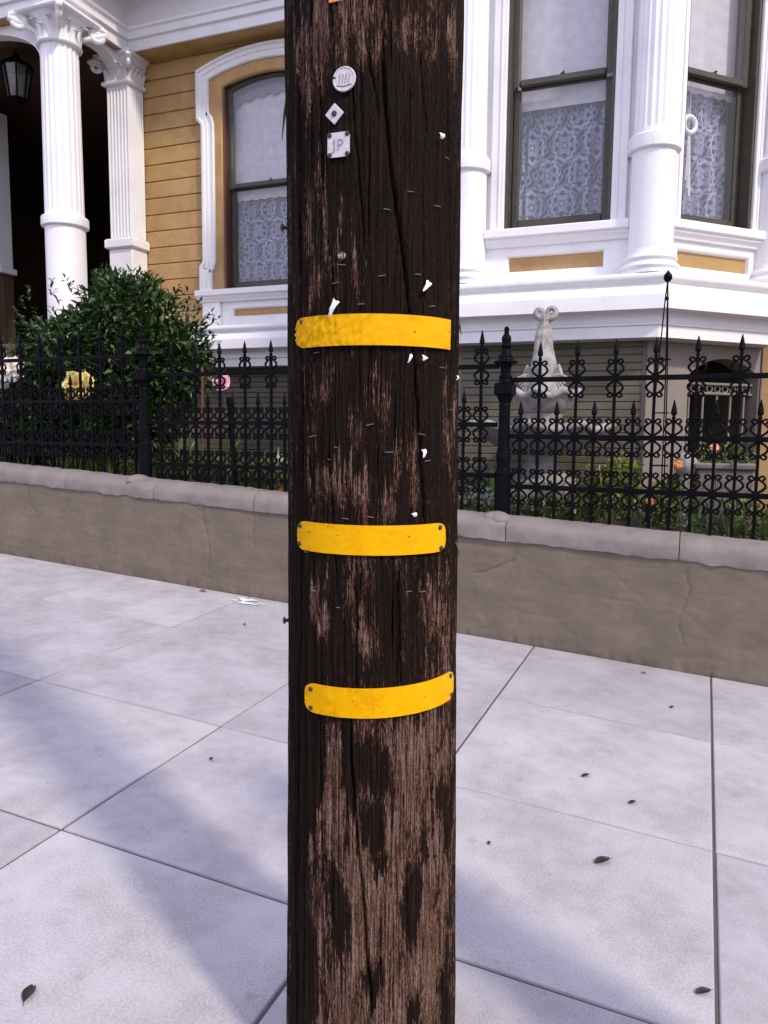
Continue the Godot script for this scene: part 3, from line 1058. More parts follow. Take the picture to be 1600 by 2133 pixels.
func column(parent: Node3D, called: String, at: Vector3, r: float, y0: float, ring: float, top: float, square := false) -> Node3D:
	var c := holder(parent, called, Transform3D(Basis.IDENTITY, at))
	var b := MB.new()
	var k := r / 0.136
	b.lathe([[0.182 * k, y0], [0.182 * k, y0 + 0.022], [0.176 * k, y0 + 0.026], [0.184 * k, y0 + 0.034], [0.188 * k, y0 + 0.046], [0.184 * k, y0 + 0.058], [0.174 * k, y0 + 0.066], [0.164 * k, y0 + 0.072], [0.160 * k, y0 + 0.082], [0.168 * k, y0 + 0.088], [0.172 * k, y0 + 0.1], [0.166 * k, y0 + 0.112], [0.152 * k, y0 + 0.118], [0.143 * k, y0 + 0.135], [0.139 * k, y0 + 0.16]], 48)
	done(c, "base", b, M.white)
	b = MB.new()
	b.lathe([[0.139 * k, y0 + 0.16], [0.1375 * k, ring - 0.012]], 48)
	b.lathe([[0.1375 * k, ring - 0.012], [0.148 * k, ring - 0.008], [0.160 * k, ring], [0.162 * k, ring + 0.008], [0.162 * k, ring + 0.075], [0.158 * k, ring + 0.084], [0.146 * k, ring + 0.092], [0.134 * k, ring + 0.094]], 48)
	done(c, "ring", b, M.white)
	b = MB.new()
	b.lathe([[0.134 * k, ring + 0.094], [0.134 * k, ring + 0.115], [0.134 * k, ring + 0.135], [0.127 * k, top - 0.03], [0.127 * k, top]], 144, Vector3.ZERO, 20, 0.011 * k, ring + 0.115, top)
	done(c, "shaft", b, M.white)
	return c


func capital(parent: Node3D, at: Vector3, r: float, y0: float, y1: float) -> void:
	var b := MB.new()
	b.xf = Transform3D(Basis.IDENTITY, at)
	var h := y1 - y0
	b.lathe([[r * 0.97, y0 - 0.01], [r * 1.12, y0], [r * 1.16, y0 + 0.012], [r * 1.12, y0 + 0.024], [r, y0 + 0.03], [r * 1.02, y0 + h * 0.35], [r * 1.15, y0 + h * 0.62], [r * 1.45, y0 + h * 0.84]], 40)
	b.box(Vector3(-r * 1.62, y0 + h * 0.84, -r * 1.62), Vector3(r * 1.62, y1, r * 1.62), 0.012)
	for q in 16:                                   # two tiers of curled leaves
		var t := TAU * q / 16.0 + (0.0 if q % 2 == 0 else 0.0)
		var tier := q % 2
		var d := Vector3(sin(t), 0, cos(t))
		var s := Vector3(cos(t), 0, -sin(t))
		var hh := h * (0.42 if tier == 0 else 0.68)
		var rows := []
		for j in 7:
			var e := j / 6.0
			var out := r * (1.04 + 0.10 * e) + (pow(e, 5.0) * r * 0.42 if tier == 1 else pow(e, 5.0) * r * 0.34)
			var y := y0 + 0.03 + hh * (e if e < 0.85 else 0.85 - (e - 0.85) * 0.8)
			var wd := r * 0.21 * (1.0 - 0.55 * e * e)
			rows.append(PackedVector3Array([d * (out - 0.012) - s * wd + Vector3(0, y, 0), d * (out + 0.008) - s * wd * 0.45 + Vector3(0, y, 0), d * (out - 0.002) + Vector3(0, y, 0), d * (out + 0.008) + s * wd * 0.45 + Vector3(0, y, 0), d * (out - 0.012) + s * wd + Vector3(0, y, 0)]))
		b.grid(rows)
	for q in 4:                                    # corner volutes
		var t := TAU * q / 4.0 + PI / 4.0
		var d := Vector3(sin(t), 0, cos(t))
		var pts := []
		var rad := []
		pts.append(d * r * 1.05 + Vector3(0, y0 + h * 0.40, 0))
		rad.append(0.022)
		for j in 26:
			var e := j / 25.0
			var a := -PI * 0.9 + e * TAU * 1.6
			var rr := r * 0.46 * (1.0 - e * 0.78)
			pts.append(d * (r * 1.95 - cos(a) * rr * -1.0 * -1.0) + Vector3(0, y0 + h * 0.62 + sin(a + PI) * rr * 0.9, 0))
			rad.append(lerpf(0.034, 0.02, e))
		b.tube(pts, rad, 8)
	b.xf = Transform3D.IDENTITY
	done(parent, "capital", b, M.white)


func build_house() -> void:
	house = thing("victorian_house", "white and tan painted Victorian house with fluted columns and lace-curtained bay window", "house", Vector3.ZERO)
	var b: MB
	# ---- bay
	var widths := [1.04, 1.26, 1.04]
	for k in 3:
		var t := facing(BAY[k], BAY[k + 1])
		var w: float = widths[k]
		var mid := w * 0.5
		var half := 0.355 if k == 1 else 0.32
		var yb := 2.60
		var yt := 4.72
		# wall of the face round the opening
		b = MB.new()
		b.xf = t
		b.box(Vector3(0.0, 2.5, -0.15), Vector3(mid - half, 5.0, -0.004))
		b.box(Vector3(mid + half, 2.5, -0.15), Vector3(w, 5.0, -0.004))
		b.box(Vector3(mid - half, yt, -0.15), Vector3(mid + half, 5.0, -0.004))
		b.box(Vector3(mid - half, 2.5, -0.15), Vector3(mid + half, yb, -0.004))
		b.box(Vector3(0.0, 2.2, -0.15), Vector3(w, 2.5, -0.05))
		done(house, "bay_wall", b, M.white)
		# casings
		b = MB.new()
		b.xf = t
		for s in [-1.0, 1.0]:
			var a: float = mid + s * (half + 0.001)
			var e: float = mid + s * (half + 0.098)
			b.box(Vector3(minf(a, e), 2.59, -0.003), Vector3(maxf(a, e), yt + 0.1, 0.026), 0.006)
			b.box(Vector3(mid + s * (half + 0.035) - 0.008, 2.59, 0.024), Vector3(mid + s * (half + 0.035) + 0.008, yt + 0.1, 0.034), 0.005)
		done(house, "casing", b, M.white)
		sash_window(house, t * Transform3D(Basis.IDENTITY, Vector3(mid, 0, 0)), half, yb, 3.575, yt, 0.0, "front" if k == 1 else "side")
		# sill and bed mould
		b = MB.new()
		b.xf = t
		b.box(Vector3(mid - half - 0.125, 2.528, -0.003), Vector3(mid + half + 0.125, 2.588, 0.085), 0.008)
		done(house, "sill", b, M.white)
		b = MB.new()
		b.xf = t
		b.sweep([Vector2(mid - half - 0.12, 0.0), Vector2(mid + half + 0.12, 0.0)], [[0.0, 2.5275], [0.068, 2.5275], [0.064, 2.512], [0.05, 2.502], [0.04, 2.49], [0.036, 2.476], [0.02, 2.474], [0.0, 2.474]])
		done(house, "bed_mould", b, M.white)
		recessed_panel(house, t, 0.02, w - 0.02, 2.216, 2.4735, mid - 0.315, mid + 0.315, 2.315, 2.41, 0.012)
	b = MB.new()
	b.sweep(BAY, WATER_TABLE)
	done(house, "water_table", b, M.white)
	# corner columns
	column(house, "column", Vector3(-1.535, 0, -5.385), 0.136, 2.2155, 2.985, 4.75)
	column(house, "column", Vector3(-0.305, 0, -5.385), 0.136, 2.2155, 2.985, 4.75)
	column(house, "column", Vector3(0.47, 0, -6.13), 0.136, 2.2155, 2.985, 4.75)
	b = MB.new()
	b.sweep([Vector2(-2.285, -6.165), Vector2(-1.55, -5.43), Vector2(-0.29, -5.43), Vector2(0.445, -6.165), Vector2(4.5, -6.165)], [[0.0, 5.6], [0.42, 5.6], [0.42, 5.5], [0.3, 5.42], [0.2, 5.38], [0.2, 5.1], [0.24, 5.08], [0.24, 5.0], [0.18, 4.95], [0.18, 4.85], [-0.1, 4.85]])
	done(house, "bay_cornice", b, M.white)
	# basement of the bay: narrow boards on the front and hidden side, plain wall with an arched grille on the right face
	var tf := facing(BAY[1], BAY[2])
	var bm := MB.new()
	bm.box(Vector3(0, 0, -0.02), Vector3(1.30, 0.0465, 0.0), 0.004)
	bm.box(Vector3(0, 0.0505, -0.02), Vector3(1.30, 0.0995, 0.0), 0.004)
	bm.box(Vector3(0, 0.0, -0.03), Vector3(1.30, 0.104, -0.012))
	var bmesh := bm.mesh()
	for j in 13:
		var o := put(house, "basement_board", bmesh, M.grey_board, tf * Vector3(-0.02, 0.48 + j * 0.1045, -0.03))
		o.basis = tf.basis
	b = MB.new()
	b.box(Vector3(-2.30, 0.3, -6.77), Vector3(-1.57, 1.838, -5.5))
	b.box(Vector3(-1.57, 0.3, -6.0), Vector3(-0.33, 1.836, -5.49))
	done(house, "basement_wall", b, M.grey_wall)
	var tr := facing(BAY[2], BAY[3])
	b = MB.new()
	b.xf = tr
	var poly := PackedVector2Array([Vector2(0.0, 0.4), Vector2(0.375, 0.4), Vector2(0.375, 1.61)])
	for i in 15:
		var x := lerpf(-0.33, 0.33, i / 14.0)
		poly.append(Vector2(0.705 + x, arch_y(x, 0.33, 1.61, 0.12)))
	poly.append_array(PackedVector2Array([Vector2(1.035, 1.61), Vector2(1.035, 0.4), Vector2(1.06, 0.4), Vector2(1.06, 1.838), Vector2(0.0, 1.838)]))
	b.prism(poly, -0.18, -0.02)
	b.box(Vector3(0.0, 0.4, -0.02), Vector3(0.055, 1.837, -0.004), 0.006)
	done(house, "basement_wall", b, M.grey_wall)
	var grille := holder(house, "basement_window", tr)
	b = MB.new()
	b.face([Vector3(0.3, 0.4, -1.6), Vector3(1.1, 0.4, -1.6), Vector3(1.1, 1.8, -1.6), Vector3(0.3, 1.8, -1.6)])
	b.face([Vector3(0.3, 0.4, -0.18), Vector3(0.3, 0.4, -1.6), Vector3(0.3, 1.8, -1.6), Vector3(0.3, 1.8, -0.18)])
	b.face([Vector3(1.1, 0.4, -1.6), Vector3(1.1, 0.4, -0.18), Vector3(1.1, 1.8, -0.18), Vector3(1.1, 1.8, -1.6)])
	b.face([Vector3(0.3, 1.8, -1.6), Vector3(1.1, 1.8, -1.6), Vector3(1.1, 1.8, -0.18), Vector3(0.3, 1.8, -0.18)])
	b.face([Vector3(0.3, 0.4, -0.18), Vector3(1.1, 0.4, -0.18), Vector3(1.1, 0.4, -1.6), Vector3(0.3, 0.4, -1.6)])
	done(grille, "cellar_lining", b, M.grey_board)
	b = MB.new()
	b.box(Vector3(0.376, 1.548, -0.10), Vector3(1.034, 1.566, -0.06), 0.004)
	b.box(Vector3(0.376, 1.482, -0.10), Vector3(1.034, 1.50, -0.06), 0.004)
	for q in 9:
		var pts := []
		for j in 13:
			var e := j / 12.0 * TAU
			pts.append(Vector3(0.412 + q * 0.0735 + sin(e) * 0.026, 1.524 + cos(e) * 0.024, -0.08))
		b.tube(pts, [0.006], 6)
	done(grille, "lattice", b, M.coping)
	for q in 5:
		b = MB.new()
		b.tube([Vector3(0.445 + q * 0.13, 0.9, -0.08), Vector3(0.445 + q * 0.13, 1.482, -0.08)], [0.009], 8)
		done(grille, "bar", b, M.coping)

	# ---- set-back facade
	b = MB.new()
	var zf := FACADE_Z
	b.box(Vector3(-5.42, 1.7, zf - 0.2), Vector3(-4.43, 5.6, zf - 0.021))
	b.box(Vector3(-3.43, 1.7, zf - 0.2), Vector3(-2.0, 5.6, zf - 0.021))
	b.box(Vector3(-4.43, 4.66, zf - 0.2), Vector3(-3.43, 5.6, zf - 0.021))
	b.box(Vector3(-4.43, 1.7, zf - 0.2), Vector3(-3.43, 2.50, zf - 0.05))
	b.box(Vector3(-4.43, 2.50, zf - 0.2), Vector3(-3.43, 2.60, zf - 0.021))
	done(house, "facade_wall", b, M.tan)
	var pitch := 0.1645
	var long := board_mesh(0.92, pitch, 0.022)
	var short := board_mesh(1.2, pitch, 0.022)
	var span := board_mesh(2.9, pitch, 0.022)
	var tans := [M.tan, M.tan_b, M.tan_c]
	for j in 17:
		var y := 2.25 + j * pitch
		if y > 4.64:
			put(house, "siding_board", span, tans[rng.randi() % 3], Vector3(-5.42, y, zf))
		else:
			put(house, "siding_board", long, tans[rng.randi() % 3], Vector3(-5.42, y, zf))
			put(house, "siding_board", short, tans[rng.randi() % 3], Vector3(-3.36, y, zf))
	var tw := Transform3D(Basis.IDENTITY, Vector3(-3.93, 0, zf))
	sash_window(house, tw, 0.49, 2.60, 3.60, 4.535, 0.105, "arched")
	# tan inner casing
	b = MB.new()
	b.xf = tw
	var path := [Vector2(-0.635, 2.586)]
	for i in 21:
		var x := lerpf(-0.635, 0.635, i / 20.0)
		if i < 1 or i > 19 or (i > 2 and i < 18):
			path.append(Vector2(x, arch_y(x, 0.635, 4.62, 0.12)))
	path.append(Vector2(0.635, 2.586))
	b.frame(path, [[0.0, -0.02], [0.0, 0.012], [0.128, 0.012], [0.142, 0.0], [0.142, -0.03]])
	done(house, "inner_casing", b, M.tan_c)
	# white eared casing with stepped moulding
	for s in [1.0]:
		b = MB.new()
		b.xf = tw
		path = [Vector2(-0.757, 2.59), Vector2(-0.757, 2.82), Vector2(-0.752, 2.835), Vector2(-0.722, 2.865), Vector2(-0.716, 2.885), Vector2(-0.716, 4.17), Vector2(-0.722, 4.19), Vector2(-0.764, 4.235), Vector2(-0.770, 4.255)]
		var arc := []
		for i in 25:
			var x := lerpf(-0.770, 0.770, i / 24.0)
			if i < 1 or i > 23 or (i > 2 and i < 22):
				arc.append(Vector2(x, arch_y(x, 0.770, 4.70, 0.145)))
		var right := path.duplicate()
		right.reverse()
		path.append_array(arc)
		for q in right:
			path.append(Vector2(-q.x, q.y))
		b.frame(path, [[0.0, -0.02], [0.0, 0.05], [0.012, 0.058], [0.03, 0.058], [0.036, 0.046], [0.044, 0.042], [0.07, 0.042], [0.076, 0.032], [0.10, 0.030], [0.112, 0.038], [0.128, 0.038], [0.137, 0.026], [0.137, -0.01]])
		done(house, "casing", b, M.white)
	# sill, pedestals, apron
	b = MB.new()
	b.box(Vector3(-4.72, 2.528, zf), Vector3(-3.14, 2.588, zf + 0.10), 0.008)
	done(house, "sill", b, M.white)
	b = MB.new()
	b.sweep([Vector2(-4.71, zf), Vector2(-3.15, zf)], [[0.0, 2.5275], [0.082, 2.5275], [0.078, 2.512], [0.064, 2.50], [0.052, 2.488], [0.048, 2.474], [0.03, 2.472], [0.0, 2.472]])
	done(house, "bed_mould", b, M.white)
	b = MB.new()
	b.box(Vector3(-4.665, 2.236, zf - 0.003), Vector3(-4.455, 2.4715, zf + 0.04), 0.005)
	done(house, "pedestal", b, M.white)
	b = MB.new()
	b.box(Vector3(-3.405, 2.236, zf - 0.003), Vector3(-3.195, 2.4715, zf + 0.04), 0.005)
	done(house, "pedestal", b, M.white)
	recessed_panel(house, Transform3D(Basis.IDENTITY, Vector3(0, 0, zf)), -4.454, -3.406, 2.236, 2.4715, -4.315, -3.545, 2.335, 2.40, 0.006)
	b = MB.new()
	b.sweep([Vector2(-5.42, zf), Vector2(-2.2, zf)], WATER_TABLE)
	done(house, "water_table", b, M.white)
	bm = MB.new()
	bm.box(Vector3(0, 0, -0.02), Vector3(3.1, 0.0465, 0.0), 0.004)
	bm.box(Vector3(0, 0.0505, -0.02), Vector3(3.1, 0.0995, 0.0), 0.004)
	bm.box(Vector3(0, 0.0, -0.03), Vector3(3.1, 0.104, -0.012))
	bmesh = bm.mesh()
	for j in 13:
		put(house, "basement_board", bmesh, M.grey_board, Vector3(-5.4, 0.48 + j * 0.1045, zf - 0.03))
	b = MB.new()
	b.box(Vector3(-5.42, 0.3, zf - 0.25), Vector3(-2.2, 1.7, zf - 0.062))
	done(house, "basement_wall", b, M.grey_wall)
	# entablature: along the porch, round its corner, back along its side and over the facade
	b = MB.new()
	b.sweep([Vector2(-9.5, -5.6), Vector2(-5.35, -5.6), Vector2(-5.35, -6.53), Vector2(-2.0, -6.53)], [[-0.02, 5.52], [0.42, 5.52], [0.42, 5.46], [0.38, 5.43], [0.36, 5.385], [0.06, 5.38], [0.04, 5.36], [0.0, 5.33], [0.0, 5.12], [0.05, 5.11], [0.062, 5.09], [0.056, 5.07], [0.035, 5.06], [0.03, 5.035], [0.03, 4.995], [0.0, 4.99], [0.0, 4.892], [-0.02, 4.892]])
	done(house, "entablature", b, M.white)
	b = MB.new()
	b.sweep([Vector2(-9.5, -5.6), Vector2(-5.35, -5.6), Vector2(-5.35, -6.53), Vector2(-2.0, -6.53)], [[-0.3, 4.96], [-0.021, 4.96], [-0.021, 4.896], [-0.3, 4.896]])
	done(house, "soffit", b, M.tan)
	b = MB.new()
	b.sweep([Vector2(-9.5, -5.6), Vector2(-5.35, -5.6), Vector2(-5.35, -6.53), Vector2(-2.0, -6.53)], [[0.062, 5.405], [0.34, 5.405], [0.34, 5.378], [0.062, 5.378]])
	done(house, "cornice_soffit", b, M.stop)
	b = MB.new()
	b.box(Vector3(-9.5, 5.525, -10.8), Vector3(4.5, 5.6, -6.2))
	b.box(Vector3(-9.5, 5.5, -6.2), Vector3(-5.64, 5.6, -5.6))
	b.box(Vector3(-2.1, 5.5, -6.2), Vector3(0.3, 5.6, -5.6))
	b.box(Vector3(0.45, 0.2, -8.8), Vector3(4.5, 5.5, -6.17))
	b.box(Vector3(-2.9, 0.2, -6.75), Vector3(-2.27, 5.5, -6.17))
	done(house, "main_block", b, M.tan)


# ------------------------------------------------------------------ porch
func build_porch() -> void:
	var b: MB
	var c := column(house, "porch_column", Vector3(-5.50, 0, -5.78), 0.176, 1.96, 3.05, 4.61)
	capital(c, Vector3.ZERO, 0.172, 4.62, 4.891)
	column(house, "porch_column", Vector3(-7.6, 0, -5.78), 0.185, 1.96, 3.05, 4.61)
	# square fluted pillar against the facade
	var p := holder(house, "porch_pillar")
	b = MB.new()
	b.box(Vector3(-5.64, 1.96, -6.76), Vector3(-5.35, 3.02, -6.52), 0.008)
	b.box(Vector3(-5.655, 2.0, -6.76), Vector3(-5.335, 2.08, -6.505), 0.01)
	done(p, "pedestal", b, M.white)
	b = MB.new()
	b.sweep([Vector2(-5.64, -6.76), Vector2(-5.64, -6.52), Vector2(-5.35, -6.52), Vector2(-5.35, -6.76)], [[-0.02, 3.13], [0.012, 3.126], [0.026, 3.116], [0.03, 3.106], [0.03, 3.04], [0.022, 3.03], [0.0, 3.021], [-0.02, 3.02]])
	done(p, "ring", b, M.white)
	b = MB.new()
	b.box(Vector3(-5.627, 3.126, -6.76), Vector3(-5.363, 4.60, -6.537))
	for k in 7:                                    # raised ribs leave flutes between them
		var x := -5.624 + k * 0.0405
		b.box(Vector3(x, 3.14, -6.539), Vector3(x + 0.019 if k < 6 else -5.364, 4.58, -6.529), 0.004)
		var z := -6.75 + k * 0.0345
		b.box(Vector3(-5.365, 3.14, z), Vector3(-5.355, 4.58, z + 0.017 if k < 6 else -6.530), 0.004)
	done(p, "shaft", b, M.white)
	b = MB.new()
	b.sweep([Vector2(-5.63, -6.76), Vector2(-5.63, -6.532), Vector2(-5.36, -6.532), Vector2(-5.36, -6.76)], [[-0.03, 4.891], [0.085, 4.891], [0.085, 4.86], [0.05, 4.845], [0.03, 4.79], [0.012, 4.73], [0.008, 4.66], [0.03, 4.645], [0.036, 4.625], [0.03, 4.61], [0.0, 4.60], [-0.03, 4.60]])
	for q in 7:
		for side in 2:
			var base := Vector3(-5.61 + q * 0.038, 0, -6.525) if side == 0 else Vector3(-5.352, 0, -6.55 - q * 0.031)
			var d := Vector3(0, 0, 1) if side == 0 else Vector3(1, 0, 0)
			var s := Vector3(1, 0, 0) if side == 0 else Vector3(0, 0, -1)
			var hh := 0.13 if q % 2 == 0 else 0.2
			var rows := []
			for j in 6:
				var e := j / 5.0
				var out := 0.012 + 0.02 * e + pow(e, 4.0) * 0.05
				var y := 4.65 + hh * 0.9 * (e if e < 0.85 else 0.85 - (e - 0.85) * 0.9)
				var wd := 0.03 * (1.0 - 0.5 * e * e)
				rows.append(PackedVector3Array([base + d * (out - 0.01) - s * wd + Vector3(0, y, 0), base + d * (out + 0.006) + Vector3(0, y, 0), base + d * (out - 0.01) + s * wd + Vector3(0, y, 0)]))
			b.grid(rows)
	for q in [Vector3(-5.34, 0, -6.505), Vector3(-5.65, 0, -6.505)]:
		var d := Vector3(signf(q.x + 5.5), 0, 1).normalized()
		var pts := []
		var rad := []
		for j in 22:
			var e := j / 21.0
			var a := -PI * 0.9 + e * TAU * 1.5
			var rr := 0.065 * (1.0 - e * 0.78)
			pts.append(q + d * (0.06 - cos(a) * rr) + Vector3(0, 4.78 - sin(a) * rr, 0))
			rad.append(lerpf(0.028, 0.016, e))
		b.tube(pts, rad, 8)
	done(p, "capital", b, M.white)
	# arches between the supports
	b = MB.new()
	var poly := PackedVector2Array([Vector2(0.0, 4.66), Vector2(0.0, 4.89), Vector2(-0.78, 4.89), Vector2(-0.78, 4.66)])
	for i in 17:
		var t := PI * i / 16.0
		poly.append(Vector2(-0.48 - cos(t) * 0.28, 4.65 + sin(t) * 0.20))
	b.xf = Transform3D(Basis(Vector3(0, 0, 1), Vector3.UP, Vector3(-1, 0, 0)), Vector3(-5.50, 0, -5.76))
	b.prism(poly, -0.06, 0.06)
	b.xf = Transform3D.IDENTITY
	poly = PackedVector2Array([Vector2(-5.64, 4.56), Vector2(-5.64, 4.891), Vector2(-7.46, 4.891), Vector2(-7.46, 4.56)])
	for i in 21:
		var t := PI * i / 20.0
		poly.append(Vector2(-6.55 - cos(t) * 0.88, 4.54 + sin(t) * 0.32))
	b.prism(poly, -5.84, -5.72)
	done(house, "porch_arch", b, M.white)
	# the porch, made extra deep and closed at the left to cut the light inside: floor, ceiling, panelled walls, door
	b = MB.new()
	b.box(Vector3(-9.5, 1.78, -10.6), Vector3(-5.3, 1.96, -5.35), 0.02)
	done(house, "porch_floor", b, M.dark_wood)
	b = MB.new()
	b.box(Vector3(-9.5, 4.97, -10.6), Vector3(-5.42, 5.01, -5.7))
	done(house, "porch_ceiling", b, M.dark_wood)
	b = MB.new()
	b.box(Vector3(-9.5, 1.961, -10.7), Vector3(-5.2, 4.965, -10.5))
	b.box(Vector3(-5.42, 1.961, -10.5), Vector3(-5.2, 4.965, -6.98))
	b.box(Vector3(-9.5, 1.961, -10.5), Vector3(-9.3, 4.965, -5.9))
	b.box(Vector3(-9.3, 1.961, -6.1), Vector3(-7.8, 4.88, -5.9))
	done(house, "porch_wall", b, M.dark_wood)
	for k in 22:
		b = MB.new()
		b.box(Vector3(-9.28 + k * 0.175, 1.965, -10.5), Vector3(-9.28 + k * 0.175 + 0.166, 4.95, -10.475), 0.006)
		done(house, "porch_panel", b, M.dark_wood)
	var door := holder(house, "front_door", Transform3D(Basis.IDENTITY, Vector3(-8.3, 1.965, -10.47)))
	b = MB.new()
	b.box(Vector3(-0.5, 0, 0), Vector3(0.5, 2.3, 0.05), 0.01)
	done(door, "leaf", b, M.stop)
	b = MB.new()
	b.box(Vector3(-0.34, 1.0, 0.051), Vector3(0.34, 2.1, 0.058))
	done(door, "pane", b, M.glass)
	# white-framed side light at the far end of the porch
	var sl := holder(house, "side_window", Transform3D(Basis.IDENTITY, Vector3(-7.56, 0, -6.9)))
	b = MB.new()
	b.box(Vector3(-0.09, 3.05, -0.2), Vector3(0.0, 4.80, 0.0), 0.01)
	b.box(Vector3(-1.1, 3.05, -0.2), Vector3(-1.0, 4.80, 0.0), 0.01)
	b.box(Vector3(-1.15, 2.98, -0.2), Vector3(0.06, 3.05, 0.05), 0.01)
	done(sl, "casing", b, M.white)
	b = MB.new()
	b.box(Vector3(-1.1, 1.97, -0.2), Vector3(0.0, 2.97, -0.03), 0.01)
	b.box(Vector3(-0.99, 3.06, -0.2), Vector3(-0.1, 4.8, -0.12), 0.01)
	done(sl, "panel", b, M.dark_wood)
	# base of the porch and the stair cheek
	b = MB.new()
	b.box(Vector3(-9.5, 0.3, -8.6), Vector3(-5.45, 1.77, -5.5))
	done(house, "porch_base", b, M.grey_wall)
	b = MB.new()
	b.prism(PackedVector2Array([Vector2(0.0, 0.6), Vector2(0.95, 0.6), Vector2(0.95, 1.05), Vector2(0.0, 1.86)]), -0.16, 0.0)
	var chk := done(house, "stair_cheek", b, M.white, Vector3(-5.62, 0, -5.35))
	chk.rotation.y = -PI / 2.0
	# lantern
	var la := thing("porch_lantern", "dark iron lantern hanging by a chain inside the porch", "lantern", Vector3(-6.46, 4.41, -6.2))
	b = MB.new()
	b.tube([Vector3(0, 0.5, 0), Vector3(0, 0.56, 0)], [0.006], 6)
	done(la, "chain", b, M.iron)
	b = MB.new()
	b.lathe([[0.0, 0.50], [0.03, 0.495], [0.05, 0.46], [0.11, 0.42], [0.165, 0.385], [0.17, 0.37], [0.12, 0.368]], 8)
	b.lathe([[0.0, 0.0], [0.02, 0.01], [0.035, 0.03], [0.09, 0.06], [0.10, 0.075], [0.0, 0.08]], 8)
	for k in 8:
		var t := TAU * k / 8.0
		b.tube([Vector3(sin(t) * 0.095, 0.07, cos(t) * 0.095), Vector3(sin(t) * 0.15, 0.38, cos(t) * 0.15)], [0.008], 6)
	done(la, "frame", b, M.iron)
	b = MB.new()
	b.lathe([[0.088, 0.078], [0.142, 0.372]], 8)
	done(la, "glass", b, M.glass)


# ------------------------------------------------------------------ iron fence
func scroll_mesh() -> ArrayMesh:
	# lyre-shaped pair of scrolls rising from y = 0
	var b := MB.new()
	for s in [-1.0, 1.0]:
		var raw := [Vector2(0.005, 0.0), Vector2(0.014, 0.009), Vector2(0.030, 0.020), Vector2(0.041, 0.032), Vector2(0.041, 0.044), Vector2(0.033, 0.056), Vector2(0.021, 0.064), Vector2(0.011, 0.071), Vector2(0.013, 0.081), Vector2(0.023, 0.088), Vector2(0.034, 0.086), Vector2(0.038, 0.077), Vector2(0.033, 0.070), Vector2(0.026, 0.072)]
		var pts := []
		for p in raw:
			pts.append(Vector3(p.x * s, p.y, 0))
		b.tube(pts, [0.0068, 0.0068, 0.0068, 0.007, 0.007, 0.0068, 0.0064, 0.0062, 0.0062, 0.0062, 0.0062, 0.0066, 0.0072, 0.0078], 6)
	b.box(Vector3(-0.010, 0.066, -0.0075), Vector3(0.010, 0.075, 0.0075), 0.002)
	return b.mesh()


func picket_mesh(bottom: float, tip: float) -> ArrayMesh:
	var b := MB.new()
	b.box(Vector3(-0.0076, bottom, -0.0076), Vector3(0.0076, tip - 0.085, 0.0076))
	b.lathe([[0.0058, tip - 0.10], [0.010, tip - 0.098], [0.010, tip - 0.090], [0.0062, tip - 0.087], [0.0062, tip - 0.082], [0.0145, tip - 0.074], [0.0155, tip - 0.066], [0.0120, tip - 0.045], [0.006, tip - 0.016], [0.0035, tip - 0.008], [0.0042, tip - 0.004], [0.0, tip]], 8)
	return b.mesh()


